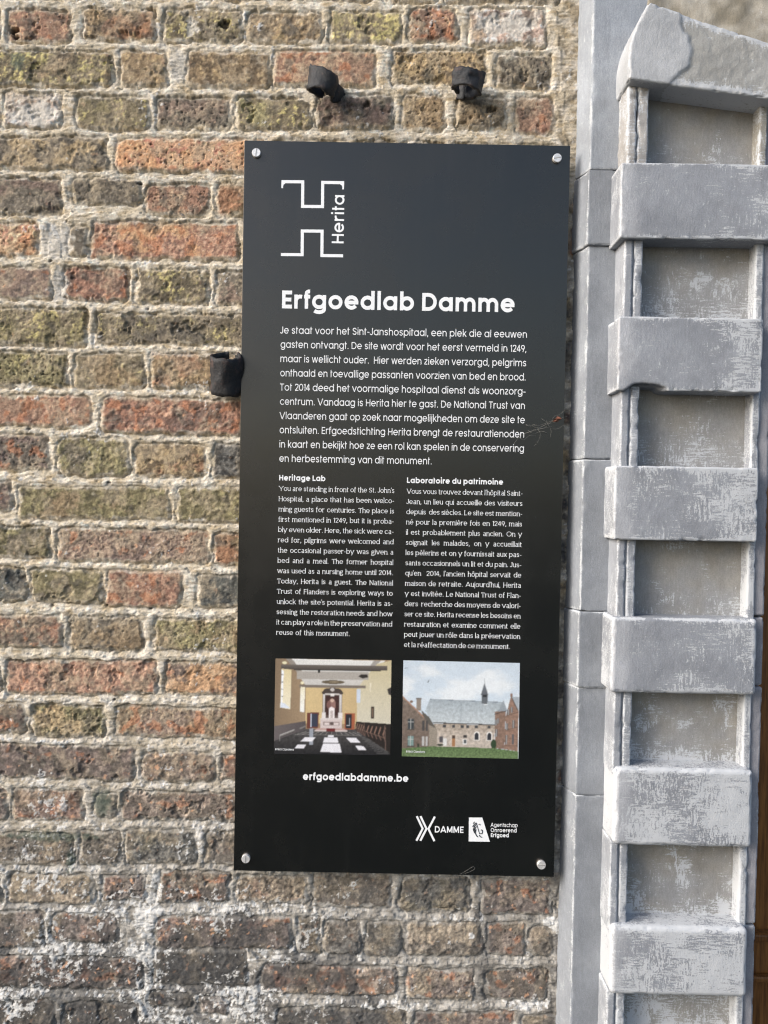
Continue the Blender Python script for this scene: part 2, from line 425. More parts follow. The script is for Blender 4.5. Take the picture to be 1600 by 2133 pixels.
    lich = ss(-.02, .26, .55 * fbm(Xg, Zg, 125, 4, 21) + .35 * f2 + .25 * f1 + .3 * fbm(Xg, Zg, 24, 2, 22) + pb(-.22, .2))[..., None]
    drk = ss(.04, .36, fbm(Xg, Zg, 52, 5, 23) - .3 * f2 + pb(-.26, .16))[..., None]
    j = lambda lo, hi: pb(lo, hi)[..., None]
    cb = C0[bi] * (1 - lich) + C1[bi] * lich
    cb = cb * (1 - .75 * drk) + .75 * drk * C2[bi]
    cb = cb * j(.90, 1.14)
    alt = {'Y': 'BGL', 'L': 'BYG', 'B': 'YGO', 'O': 'GBM', 'F': 'OF', 'R': 'MPO', 'G': 'HBP', 'H': 'GL', 'K': 'GK', 'W': 'WM', 'P': 'GMR', 'M': 'PBO'}
    cb = cb + (cb.mean(-1, keepdims=True) - cb) * (.20 * warm[..., None])
    C3 = np.array([lin(PAL[rng.choice(alt[b[4]])][rng.choice((0, 0, 1))]) for b in bricks] + [lin((170, 160, 142))]); C3 = grey(C3, DESAT)
    two = (ss(-.05, .25, fbm(Xg, Zg, 15, 4, 50) + .25 * f2 + pb(-.4, .15)) * .8)[..., None]
    cb = cb * (1 - two) + two * C3[bi] * (1 + .2 * f2[..., None])
    gb = cb.mean(-1, keepdims=True) * np.array([1.08, .985, .90]); lw = (.55 * ss(1380, 1850, vy))[..., None]; cb = (cb * (1 - lw) + gb * lw) * (1 + .10 * ss(1500, 1900, vy))[..., None]
    dust = (ss(-.1, .5, fbm(Xg, Zg, 20, 5, 51) + .3 * f2 + .35 * (1 - core)) * .52)[..., None]
    cb = cb * (1 - dust) + dust * lin((166, 151, 128)) * (1 - .18 * low[..., None])
    red = (ss(.22, .42, fbm(Xg, Zg, 36, 4, 24) + pb(-.3, .12)) * warm)[..., None]
    cb = cb * (1 - .5 * red) + .5 * red * lin((174, 114, 80))
    sooty = ss(.10, .40, fbm(Xg, Zg, 42, 5, 25) + pb(-.45, .10) + .20 * low)[..., None]
    cb = cb * (1 - .6 * sooty) + .6 * sooty * lin((82, 77, 71))
    f5 = fbm(Xg, Zg, 270, 3, 55)
    cb = cb * np.clip(1 + .20 * f3 + .30 * f2 + .14 * strata + .34 * f5, .25, 2)[..., None]
    cb = cb * (1 - .65 * pores[..., None])
    mt = ss(-.4, .5, fbm(Xg, Zg, 40, 4, 26))[..., None]
    cm = 1.15 * (lin((180, 168, 147)) * (1 - mt) + mt * lin((202, 193, 179)))
    ochre = ss(.12, .5, fbm(Xg * .6, Zg * 1.6, 50, 4, 27) - .15 * low)[..., None]
    cm = cm * (1 - .5 * ochre) + .5 * ochre * lin((160, 137, 100))
    cl = lin((140, 135, 127)) * (1 - mt) + mt * lin((180, 175, 167))
    cm = cm * (1 - low[..., None]) + low[..., None] * cl
    cm = cm * np.clip(1 + .12 * f3 + .16 * f2 + .24 * f5, .4, 1.6)[..., None]
    film = ss(.1, .9, (1 - ss(-.001, -.009, sd)) + .55 * fbm(Xg, Zg, 60, 4, 52) + .25 * f2)
    plz = (ss(1146, 1160, vx) * ss(760, 300, vy) * (.26 + .42 * ss(.0, .4, fbm(Xg, Zg, 38, 4, 56))))[..., None]; cm = cm * (1 - plz) + plz * lin((112, 100, 80))
    h = h + .0022 * plz[..., 0] * 2 * fbm(Xg, Zg, 60, 4, 57)
    mm = (mask * (1 - smear) * (1 - .55 * film))[..., None]
    c = cm * (1 - mm) + mm * cb
    # pale mortar dabs
    dabs = [(372, 145, 20, 34), (120, 505, 42, 40), (128, 600, 22, 40), (75, 240, 52, 30), (1050, 60, 70, 26), (400, 60, 14, 26)]
    for (px, py, ax, az) in dabs:
        X, Z = W(px, py); q = np.hypot((Xg + 2 * wx - X) / (ax * pxm), (Zg + 2 * wz - Z) / (az * pxm)) + .35 * fbm(Xg, Zg, 60, 3, 28)
        k = ss(1.05, .7, q)[..., None] * .85; c = c * (1 - k) + k * lin((196, 190, 180)) * (1 + .2 * f2[..., None])
        h = h - ss(1.05, .7, q) * .0012
    # soot and damp at the foot of the wall, dark crust beside the door surround
    g = ss(.0, .45, fbm(Xg, Zg, 14, 5, 29) + .9 * ss(1820, 2100, vy) * ss(1100, 250, vx) - .35 + .15 * ss(1600, 2000, vy))
    g = np.maximum(g * ss(1600, 1850, vy), .0)
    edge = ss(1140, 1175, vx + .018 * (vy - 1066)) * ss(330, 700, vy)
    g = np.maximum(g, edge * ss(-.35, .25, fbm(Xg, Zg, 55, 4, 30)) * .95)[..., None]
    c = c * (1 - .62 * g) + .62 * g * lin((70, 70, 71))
    # lime bloom
    sp = [(310, 1905, 48, 55, 1.), (300, 1985, 55, 40, 1.), (95, 1840, 110, 55, .8), (190, 1900, 130, 26, .75), (30, 2090, 60, 60, .9), (330, 1840, 22, 40, .9),
          (480, 2085, 110, 60, .75), (560, 2060, 90, 30, .75), (1100, 2085, 60, 30, .8), (1150, 1920, 24, 24, 1.), (800, 2090, 130, 30, .6), (60, 1955, 120, 30, .45),
          (150, 1770, 140, 22, .5), (120, 1545, 90, 14, .8), (470, 1545, 60, 12, .5), (200, 1360, 200, 16, .4), (60, 1000, 100, 10, .3), (720, 1960, 60, 30, .3), (980, 1945, 13, 13, 1.),
          (70, 1275, 150, 14, .3), (300, 905, 300, 10, .25), (280, 2010, 180, 20, .6), (250, 2110, 200, 20, .5), (280, 1700, 120, 14, .3)]
    lm = np.zeros(sh); br = fbm(Xg, Zg, 75, 5, 31) + .6 * fbm(Xg, Zg, 230, 3, 32)
    for (px, py, ax, az, s) in sp:
        X, Z = W(px, py); q = np.hypot((Xg - X) / (ax * pxm), (Zg - Z) / (az * pxm)); lm = np.maximum(lm, s * ss(1.25, .2, q))
    lime = ss(.60, .70, lm * .74 + .46 * br + .20 * (1 - mask) * low)
    lime = np.maximum(lime, .85 * ss(.64, .74, .62 * br + .55 * fbm(Xg, Zg, 11, 3, 34) + .26 * ss(1500, 1900, vy) * ss(1000, 300, vx) + .10 * low + .16 * (1 - mask)))[..., None]
    c = c * (1 - .85 * lime) + .85 * lime * lin((216, 214, 210)); h = h + lime[..., 0] * .0007
    # flakes of orange and cream on the lower bricks
    fl = ss(.66, .74, fbm(Xg, Zg, 70, 3, 33) + .13 * ss(1450, 1700, vy) + .12 * f2)[..., None] * mm * (.25 + .75 * warm[..., None])
    c = c * (1 - .75 * fl) + .75 * fl * lin((206, 160, 128))
    mo = np.zeros(sh)
    for (px, py, ax, az) in ((110, 1738, 95, 12), (215, 1668, 22, 34), (150, 1790, 10, 30), (40, 130, 20, 20)):
        X, Z = W(px, py); q = np.hypot((Xg - X) / (ax * pxm), (Zg - Z) / (az * pxm)) + .5 * br; mo = np.maximum(mo, ss(1.1, .6, q))
    c = c * (1 - .55 * mo[..., None]) + .55 * mo[..., None] * lin((84, 100, 88))
    c = c * (1 - .8 * dark[..., None]) + .8 * dark[..., None] * lin((44, 36, 28))
    c = np.clip(c * WALL_K, .006, .72)
    V = np.stack([Xg.ravel(), -h.ravel(), Zg.ravel()], -1)
    o = mesh_np('brick_wall', V, grid_quads(len(xs), len(zs)), MASON, cols=c.reshape(-1, 3))
    # thickness behind the face
    return tag(o, 'weathered old brick wall with pale mortar behind the black information panel', 'brick wall')
WALL_K = 1.05; DESAT = .14
make_wall()

# ------------------------------------------------------------------ painted stone door surround
GREY = lin((146, 149, 155)); GREY2 = lin((140, 143, 149)); TAN = lin((148, 144, 135)); ROUGHG = lin((158, 155, 150))
def block(x0, x1, y0, y1, z0, z1, r=.005, step=.004, amp=.0006, ns=60, col=GREY, wear=.2, wr=0., edge=.8, seed=0, warp=None, colfn=None, chips=(), er=.004, lface=.14, lowamp=.0005):
    """rounded stone with all six faces, front at y0"""
    def ax(a, b):
        n = max(2, int(round((b - a) / step)) + 1)
        t = np.linspace(a, b, n)
        e = [a + r * .35, a + r, b - r, b - r * .35]
        return np.unique(np.round(np.concatenate([t, e]), 6))
    xs, ys, zs = ax(x0, x1), ax(y0, y1), ax(z0, z1)
    Vs, Qs, n = [], [], 0
    def add(U, Vv, f, flip):
        nonlocal n
        A, Bm = np.meshgrid(U, Vv); P = f(A.ravel(), Bm.ravel()); q = grid_quads(len(U), len(Vv)) + n
        if flip: q = q[:, ::-1]
        Vs.append(P); Qs.append(q); n += len(P)
    one = np.ones_like
    add(xs, zs, lambda a, b: np.stack([a, one(a) * y0, b], -1), False)
    add(xs, zs, lambda a, b: np.stack([a, one(a) * y1, b], -1), True)
    add(ys, zs, lambda a, b: np.stack([one(a) * x0, a, b], -1), True)
    add(ys, zs, lambda a, b: np.stack([one(a) * x1, a, b], -1), False)
    add(xs, ys, lambda a, b: np.stack([a, b, one(a) * z0], -1), True)
    add(xs, ys, lambda a, b: np.stack([a, b, one(a) * z1], -1), False)
    P = np.concatenate(Vs); Q = np.concatenate(Qs)
    key = np.round(P * 1e5).astype(np.int64)
    _, idx, inv = np.unique(key, axis=0, return_index=True, return_inverse=True)
    P = P[idx]; Q = inv.ravel()[Q]
    lo = np.array([x0, y0, z0]); hi = np.array([x1, y1, z1])
    de = np.minimum(P - lo, hi - P)                       # distance to the three pairs of faces
    srt = np.sort(de, 1); ed = srt[:, 1]                  # distance to the nearest edge
    inn = np.clip(P, lo + r, hi - r); d = P - inn; L = np.linalg.norm(d, axis=1, keepdims=True)
    nrm = d / np.maximum(L, 1e-9); P2 = np.where(L > 1e-9, inn + nrm * r, P)
    nn = fbm3(P2 + seed * 3.1, ns, 3, seed); lowf = fbm3(P2 + seed * 3.1, 14, 2, seed + 5)
    P2 = P2 + nrm * (amp * nn + lowamp * lowf)[:, None]
    P2 = P2 - nrm * (.0075 * ss(.008, 0, ed) * np.clip(fbm3(P2, 95, 3, seed + 9) - .16, 0, 1))[:, None]
    chipm = np.zeros(len(P2))
    for (cx, cz, ax_, az_, dp) in chips:
        q = np.hypot((P2[:, 0] - cx) / ax_, (P2[:, 2] - cz) / az_) + .25 * nn
        k = ss(1.0, .55, q); chipm = np.maximum(chipm, k); P2[:, 1] += k * dp * (P2[:, 1] < y0 + .03); P2[:, 2] += k * dp * .6 * (P2[:, 2] < (z0 + z1) / 2)
    wv = wear + edge * np.exp(-ed / er) * np.clip(.75 + 1.1 * fbm3(P, 45, 3, seed + 3), .1, 1.3) + wr * ss(.35, 1., (P[:, 0] - x0) / (x1 - x0)) - .8 * chipm
    wv = wv + lface * ((P[:, 0] < x0 + .0012) & (P[:, 1] > y0 + .002))  # left faces whitened: partly lost paint, partly side light put into the colour
    c = np.tile(np.asarray(col, float), (len(P2), 1))
    if colfn is not None: c, wv = colfn(P2, c, wv)
    if warp is not None: P2 = warp(P2)
    return P2, Q, wv, c
def stone(name, parent, mat=PAINT, label=None, **kw):
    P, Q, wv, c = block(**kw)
    o = mesh_np(name, P, Q, mat, parent, attrs={'wear': wv}, cols=c)  # wear also carries the side light painted on left faces
    if label: o['label'] = label
    return o

def make_surround():
    Xd = lambda px, y, py=1200: W(px, py, y)[0]
    Zd = lambda px, py, y: W(px, py, y)[1]
    yS, yB, yF, yR, yJ = -.050, -.108, -.098, -.066, -.084
    zlo = .0
    t = thing('door_surround', (.47, 0, 0), 'grey painted stone door surround with projecting blocks beside the brick wall', 'door surround')
    # outer moulded strip, stone by stone
    segs = [(-420, 352.5, .000, 0), (354.5, 511, -.004, .003), (511, 956, .001, -.001), (957, 1274, .0, 0), (1274, 1432, -.002, .0015), (1432, 1657, .0005, 0), (1657, 2420, .0, 0)]
    xb = Xd(1330, yS)
    for i, (a, b, dy, dx) in enumerate(segs):
        z1, z0 = Zd(1230, a, yS), Zd(1230, b, yS)
        if i == len(segs) - 1: z0 = zlo
        x_edge = Xd(1209, yS) - dx
        def warp(P, x_edge=x_edge):
            # splay the outer side: from the wall out to the arris, with a soft hollow behind it
            k = np.clip((x_edge + .004 - P[:, 0]) / .02, 0, 1); d = ss(yS, .0, P[:, 1])
            P = P.copy(); P[:, 0] -= (d * .014) * (P[:, 0] < x_edge + .012); return P
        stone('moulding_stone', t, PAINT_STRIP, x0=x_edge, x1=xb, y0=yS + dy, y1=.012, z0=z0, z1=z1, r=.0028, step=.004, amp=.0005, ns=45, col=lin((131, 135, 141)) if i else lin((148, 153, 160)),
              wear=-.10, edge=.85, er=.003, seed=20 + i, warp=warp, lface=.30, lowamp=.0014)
    # core wall behind the blocks
    zt = Zd(1400, -420, yR)
    xR0, xR1 = Xd(1322, yR), Xd(1562, yR)
    # sunk panels between the blocks
    edges = [(160, 340), (497, 662), (815, 972), (1126, 1287), (1445, 1602), (1765, 1932), (2076, 2250)]
    rec_wear = (.12, .27, .25, .18, .24, .28, .42)
    for i, (a, b) in enumerate(edges):
        z1, z0 = Zd(1440, a - 22, yR), Zd(1440, b + 22, yR)
        if i == 6: z0 = zlo
        top = Zd(1440, a, yR)
        def cf(P, c, wv, i=i, top=top, z0=z0):
            n = fbm3(P, 22, 4, 70 + i); tt = (P[:, 2] - z0) / max(1e-3, min(top - z0, .16))
            k = np.clip(.30 + .75 * (tt - .5) + .7 * n, 0, 1)[:, None] * (.7 if i else 1)     # brown staining washed down from the block above
            c2 = lin((143, 143, 143)) * (1 - k) + k * lin((150, 141, 123) if i < 6 else (148, 145, 138))
            wv = wv + .34 * ss(.55, .1, tt) * (1 if i > 3 else .45) + .20 * ss(.15, .5, fbm3(P, 30, 3, 170 + i))
            return c2, wv
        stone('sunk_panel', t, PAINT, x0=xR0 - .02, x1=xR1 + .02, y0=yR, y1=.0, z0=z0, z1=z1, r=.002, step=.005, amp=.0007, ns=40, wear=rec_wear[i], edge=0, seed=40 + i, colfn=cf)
    # slender fillets left and right of the panels
    for j, (pa, pb_, yf, nm, wv) in enumerate(((1285, 1302.5, yF, 'fillet', .10), (1305, 1323.5, yF + .001, 'fillet', .22))):
        for i, (a, b) in enumerate(edges):
            z1, z0 = Zd(1300, a - 12, yF), Zd(1300, b + 12, yF)
            if i == 6: z0 = zlo
            if i == 0:
                stone(nm, t, PAINT, x0=Xd(pa, yf), x1=Xd(pb_ + (6 if j else 2), yf), y0=yf, y1=-.03, z0=z0, z1=z1, r=.004, step=.0035, amp=.0035, ns=50, wear=.25, edge=.5, seed=90 + i * 2 + j,
                      col=lin((160, 156, 152)), label='broken rough fillet under the sloping top stone')
            else:
                stone(nm, t, PAINT, x0=Xd(pa, yf), x1=Xd(pb_, yf), y0=yf, y1=-.03, z0=z0, z1=z1, r=.003, step=.0035, amp=.0006, ns=50, wear=wv + .02 * i, edge=.55, er=.0025, seed=90 + i * 2 + j, col=GREY)
    stone('fillet_groove', t, PAINT, x0=Xd(1296, yF), x1=Xd(1315, yF), y0=-.0945, y1=-.02, z0=zlo, z1=Zd(1300, 330, yF), r=.001, step=.02, amp=.0002, wear=-.3, edge=0, col=GREY2)
    for i, (a, b) in enumerate(edges):
        z1, z0 = Zd(1560, a - 12, yF), Zd(1560, b + 12, yF)
        if i == 6: z0 = zlo
        yf = -.090
        stone('fillet', t, PAINT, x0=Xd(1557, yf), x1=Xd(1574, yf), y0=yf, y1=-.03, z0=z0, z1=z1, r=.003, step=.0035, amp=.0007, ns=50, wear=.28 + .02 * i, edge=.6, er=.003, seed=130 + i, col=GREY if i else TAN)
    # projecting blocks
    bl = [  # px left, right, top, bottom, wear, wear to the right, radius
        (1293, 1640, 340, 498, .20, .14, .0025), (1288, 1589, 661, 815, .19, .20, .0025), (1280, 1580, 972, 1127, .28, .18, .003),
        (1274, 1577, 1288, 1446, .25, .12, .006), (1279, 1570, 1602, 1765, .50, .05, .008), (1272, 1559, 1932, 2077, .50, .05, .0085), (1266, 1553, 2250, 2400, .5, 0, .008)]
    for i, (pl, pr, pt, pb2, wv, wr, r) in enumerate(bl):
        pm, pc = (pt + pb2) / 2, (pl + pr) / 2
        x0 = W(pl, pm, yB)[0]; x1 = W(pr, pm, yB)[0]; z1 = W(pc, pt, yB)[1]; z0 = W(pc, pb2, yB)[1]
        ch = ()
        if i == 1: ch = ((W(1345, 815, yB)[0], z0, .034, .011, .012),)
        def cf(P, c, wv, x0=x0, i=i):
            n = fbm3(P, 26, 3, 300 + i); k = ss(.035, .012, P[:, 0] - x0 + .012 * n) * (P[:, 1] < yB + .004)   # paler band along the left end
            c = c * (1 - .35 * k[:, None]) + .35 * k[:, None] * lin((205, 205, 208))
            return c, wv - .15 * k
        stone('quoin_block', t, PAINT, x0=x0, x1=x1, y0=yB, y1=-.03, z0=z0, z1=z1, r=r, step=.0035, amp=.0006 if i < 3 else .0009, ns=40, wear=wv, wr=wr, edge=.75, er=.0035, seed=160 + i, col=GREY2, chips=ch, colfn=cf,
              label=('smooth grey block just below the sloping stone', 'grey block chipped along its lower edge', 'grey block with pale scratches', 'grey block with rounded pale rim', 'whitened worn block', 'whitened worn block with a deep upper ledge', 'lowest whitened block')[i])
    # sloping top stone
    yT = -.116
    c00, c10, c01, c11 = W(1310, 165, yT), W(1640, 209, yT), W(1352, 4, yT), W(1640, 100, yT)
    def warp(P):
        u, v = P[:, 0], P[:, 2]; v2 = v; bow = -.010 * np.sin(np.clip(v, 0, 1) * math.pi) * np.clip(1 - u * 2, 0, 1)
        s = P[:, 0] / .27; tz = P[:, 2] / .12
        x = (c00[0] * (1 - s) + c10[0] * s) * (1 - tz) + (c01[0] * (1 - s) + c11[0] * s) * tz - .012 * np.sin(np.clip(tz, 0, 1) * math.pi) * np.clip(1 - 2 * s, 0, 1)
        z = (c00[1] * (1 - s) + c10[1] * s) * (1 - tz) + (c01[1] * (1 - s) + c11[1] * s) * tz
        return np.stack([x, P[:, 1], z], -1)
    def cf(P, c, wv):
        q = P[:, 0] + .012 * fbm3(P, 40, 3, 8) - (.072 + .03 * np.sin(P[:, 2] * 30)); k = ss(.003, -.003, q)
        c2 = lin((172, 174, 177)) * k[:, None] + (1 - k[:, None]) * lin((156, 155, 151))
        P[:, 1] -= k * .0015 * (P[:, 1] < yT + .005)
        P[:, 1] += (1 - k) * (P[:, 1] < yT + .005) * (.0011 * fbm3(P, 90, 4, 77) + .0006 * fbm3(P, 30, 2, 78) + .001)
        wv = wv + .42 * (1 - k) * (np.exp(-np.abs(P[:, 2]) / .010) + np.exp(-np.abs(.12 - P[:, 2]) / .010))
        return c2, np.where(k > .5, wv - .25, wv + .10)
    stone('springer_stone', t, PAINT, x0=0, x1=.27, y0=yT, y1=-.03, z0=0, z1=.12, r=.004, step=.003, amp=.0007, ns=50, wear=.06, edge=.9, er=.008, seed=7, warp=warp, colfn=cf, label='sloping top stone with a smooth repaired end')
    # rough stone above it
    def cf2(P, c, wv):
        n = fbm3(P, 30, 4, 5); k = ss(-.2, .35, n)[:, None]
        return lin((134, 126, 110)) * (1 - k) + k * lin((172, 165, 152)), wv + .22 * ss(.1, .4, n)
    stone('rough_stone', t, PAINT, x0=Xd(1345, -.04, 30), x1=Xd(1345, -.04, 30) + 1.25, y0=-.05, y1=.0, z0=W(1480, 190, -.05)[1], z1=zt, r=.003, step=.008, amp=.004, ns=45, wear=.05, edge=0, seed=3, colfn=cf2, label='bare rough stone above the sloping stone')
    # inner jamb
    for i, (a, b) in enumerate(((-60, 505), (508, 1283), (1286, 1428), (1431, 1925), (1928, 2400))):
        z1, z0 = Zd(1585, a, yJ), Zd(1585, b, yJ)
        if i == 4: z0 = zlo
        x0, x1 = Xd(1568, yJ), Xd(1594.5, yJ)
        if i == 0: z1 = W(1590, 200, yJ)[1]
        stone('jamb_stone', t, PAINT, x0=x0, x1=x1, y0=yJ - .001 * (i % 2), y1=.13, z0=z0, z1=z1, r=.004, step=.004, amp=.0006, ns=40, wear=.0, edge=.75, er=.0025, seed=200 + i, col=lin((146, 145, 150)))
    return Xd(1594.5, yJ)
XJ = make_surround()

# ------------------------------------------------------------------ door
def bm_box(bm, x0, x1, y0, y1, z0, z1, bev=0.002):
    r = bmesh.ops.create_cube(bm, size=1.0); vs = r['verts']
    for v in vs: v.co = Vector(((x0 + x1) / 2 + v.co.x * (x1 - x0), (y0 + y1) / 2 + v.co.y * (y1 - y0), (z0 + z1) / 2 + v.co.z * (z1 - z0)))
    if bev: bmesh.ops.bevel(bm, geom=list({e for v in vs for e in v.link_edges}), offset=bev, segments=2, affect='EDGES', profile=.6)
def make_door():
    yD = .075
    x0 = XJ - .012; wd = 1.02; x1 = x0 + wd; top = W(1600, 215, -.05)[1] + .22
    t = thing('wooden_door', (x0 + wd / 2, yD, 0), 'varnished brown wooden door at the right behind the grey stone surround', 'door')
    def part(n, *bx, bev=.003):
        bm = bmesh.new()
        for b in bx: bm_box(bm, *b, bev=bev)
        return mesh_bm(n, bm, WOOD, t, False)
    xs = W(1572, 1800, yD)[0]
    za, zb, zc2 = W(1590, 1939, yD)[1], W(1590, 1957, yD)[1], W(1590, 2029, yD)[1]
    part('door_frame', (x0, xs - .004, yD - .012, yD + .06, 0, top), (x1 - .06, x1, yD - .012, yD + .06, 0, top))
    part('upper_panel', (xs, x1 - .062, yD + .012, yD + .03, zb + .001, top - .002))
    part('rail', (xs - .002, x1 - .061, yD, yD + .032, zc2 + .001, zb))
    part('lower_panel', (xs, x1 - .062, yD + .012, yD + .031, .0, zc2))
    part('moulding', (xs - .001, x1 - .0615, yD - .010, yD + .012, zb + .0002, zb + .014), (xs - .001, x1 - .0615, yD - .010, yD + .011, zc2 - .011, zc2 + .0008), bev=.004)
make_door()

# ------------------------------------------------------------------ lettering: a stroke alphabet drawn in code
def arc(cx, cy, rx, ry, a0, a1, n=None):
    n = n or max(4, int(abs(a1 - a0) / 15)); t = np.radians(np.linspace(a0, a1, n + 1))
    return [(cx + rx * math.cos(q), cy + ry * math.sin(q)) for q in t]
def spline(pts, n=5):
    P = [np.array(p, float) for p in pts]; P = [2 * P[0] - P[1]] + P + [2 * P[-1] - P[-2]]; out = []
    for i in range(1, len(P) - 2):
        for k in range(n):
            t = k / n; a, b, c, d = P[i - 1:i + 3]
            out.append(tuple(.5 * (2 * b + (c - a) * t + (2 * a - 5 * b + 4 * c - d) * t * t + (3 * b - a - 3 * c + d) * t ** 3)))
    return out + [tuple(P[-2])]
class Font:
    def __init__(s, w, serif=False, xh=None):
        s.w = w; s.serif = serif; s.h = w / 2
        s.xh = xh or (.485 if serif else .55); s.cap = .66 if serif else .70; s.asc = .72 if serif else .745; s.desc = -.20
        s.rx = (.200 if serif else .232); s.sb = .044 if serif else .062; s.rb = .034 if serif else .045
        s.cache = {}
    def glyph(s, ch):
        if ch not in s.cache: s.cache[ch] = s._glyph(ch)
        return s.cache[ch]
    def _glyph(s, ch):
        S = []; h, w, xh, cap, asc = s.h, s.w, s.xh, s.cap, s.asc; rx = s.rx; ry = xh / 2 - h + .006; cy = xh / 2
        acc = None
        if ch in 'éèô': acc = {'é': 'a', 'è': 'g', 'ô': 'c'}[ch]; ch = {'é': 'e', 'è': 'e', 'ô': 'o'}[ch]
        sb, rb = s.sb, s.rb; cxr = rb + h + rx; x0 = sb + h
        def St(*p): S.append(list(p))
        def stem(x, a, b, ser=''):
            St((x, a), (x, b))
            if s.serif:
                q = w * .85; e = w * .28
                if 'b' in ser: St((x - q, a + e * .6), (x + q, a + e * .6))
                if 't' in ser: St((x - q, b - e * .6), (x + h * .6, b - e * .6))
                if 'T' in ser: St((x - q, b - e * .6), (x + q, b - e * .6))
        def bowl(cx): St(*arc(cx, cy, rx, ry, 0, 360, 24))
        adv = None
        ax = .166 if s.serif else .192
        def arch(x, ax=ax): 
            c = xh - h - ax; St(*(arc(x + ax, c, ax, ax, 180, 0, 12) + [(x + 2 * ax, 0)]))
            if s.serif: St((x + 2 * ax - w, w * .17), (x + 2 * ax + w, w * .17))
            return x + 2 * ax
        if ch == ' ': return [], (.215 if s.serif else .25)
        if ch in 'adgq' and not (s.serif and ch in 'ag'):
            bowl(cxr); x = cxr + rx
            if ch == 'a': stem(x, 0, xh)
            elif ch == 'd': stem(x, 0, asc, 't')
            elif ch == 'q': stem(x, s.desc, xh, 'b')
            else: St(*([(x, xh), (x, .0)] + arc(cxr, -.01, rx, .19 - h, 0, -150)))
            adv = x + h + sb
        elif ch == 'a':
            x = rb + h + .30
            St(*([(x, 0.02), (x, xh - .14)] + arc(x - .13, xh - .14, .13, .14 - h * .7, 0, 155)))
            St(*spline([(x, .29), (x - .14, .265), (x - .25, .20), (x - .265, .11), (x - .20, .03), (x - .10, .03), (x, .12)])); St((x - .01, .02), (x + .07, .02)); adv = x + .085 + .03
        elif ch == 'g':
            cx = rb + .17; St(*arc(cx, xh - .16, .145, .145 - h * .4, 0, 360, 20)); St((cx + .10, xh - .05), (cx + .23, xh - .03))
            St(*spline([(cx - .10, xh - .27), (cx - .14, .12), (cx - .09, .06), (cx + .08, .04), (cx + .19, -.02), (cx + .18, -.12), (cx + .04, -.185), (cx - .13, -.16), (cx - .17, -.08), (cx - .10, .0), (cx - .02, .045)])); adv = cx + .24 + .03
        elif ch in 'bp':
            stem(x0, 0 if ch == 'b' else s.desc, asc if ch == 'b' else xh, 't' if ch == 'b' else 'bt'); bowl(x0 + rx); adv = x0 + 2 * rx + h + rb
        elif ch == 'o': bowl(cxr); adv = cxr + rx + h + rb
        elif ch == 'c': St(*arc(cxr, cy, rx, ry, 42, 318)); adv = cxr + rx * .82 + h + rb * .6
        elif ch == 'e': St(*arc(cxr, cy, rx, ry, 0, 322)); St((cxr - rx, cy), (cxr + rx + h * .9, cy)); adv = cxr + rx + h + rb
        elif ch == 'f':
            x = .075 + h + .02; St(*([(x, 0), (x, asc - .13)] + arc(x + .13, asc - .13, .13, .14 - h, 180, 80))); St((x - .085 - h * .3, xh - h), (x + .16, xh - h)); adv = x + .20
            if s.serif: St((x - w, w * .17), (x + w * 1.2, w * .17))
        elif ch in 'hnm':
            stem(x0, 0, asc if ch == 'h' else xh, 'bt'); x = arch(x0, ax if ch != 'm' else ax * .94)
            if ch == 'm': x = arch(x, ax * .94)
            adv = x + h + sb
        elif ch in 'ij':
            x = x0
            if ch == 'i': stem(x, 0, xh, 'bt')
            else: St(*([(x, xh), (x, -.08)] + arc(x - .11, -.08, .11, .12, 0, -70)))
            St((x, xh + .095), (x, xh + .095 + w * 1.15)); adv = x + h + sb
        elif ch == 'l': stem(x0, 0, asc, 'bt'); adv = x0 + h + sb
        elif ch == 'k': stem(x0, 0, asc, 'bt'); St((x0 + .03, .20), (x0 + .33, xh)); St((x0 + .12, .28), (x0 + .36, 0)); adv = x0 + .36 + .05
        elif ch == 'r':
            stem(x0, 0, xh, 'bt'); St(*arc(x0 + .19, xh - h - .19, .19, .19, 178, 68)); adv = x0 + .26 + .03
        elif ch in 'sS':
            H = xh if ch == 's' else cap; Wd = (.31 if s.serif else .36) if ch == 's' else .44; a = h; 
            pts = [(.93, .80), (.78, .96), (.5, 1.0), (.2, .95), (.05, .76), (.2, .59), (.5, .515), (.8, .43), (.95, .25), (.8, .05), (.5, 0), (.2, .04), (.03, .21)]
            St(*spline([(rb + h + p[0] * (Wd - w * .5), a + p[1] * (H - 2 * a)) for p in pts], 4)); adv = rb * 2 + Wd + w * .5
        elif ch == 't':
            x = .09 + h
            if s.serif: St(*([(x, xh + .13), (x, .10)] + arc(x + .10, .10, .10, .10 - h * .5, 180, 290)))
            else: stem(x, 0, xh + .16)
            St((x - .09, xh - h), (x + .15, xh - h)); adv = x + .15 + .05
        elif ch == 'u':
            c = h + ax; St(*([(x0, xh), (x0, c)] + arc(x0 + ax, c, ax, ax, 180, 360, 12))); stem(x0 + 2 * ax, 0, xh, 't'); adv = x0 + 2 * ax + h + sb
            if s.serif: St((x0 - w, xh - w * .17), (x0 + h, xh - w * .17))
        elif ch in 'vyVY' or ch in 'wW' or ch in 'AxX':
            H = cap if ch.isupper() else xh; q = .225 if ch in 'vy' else (.30 if ch in 'VAY' else .2)
            m = .02 + h
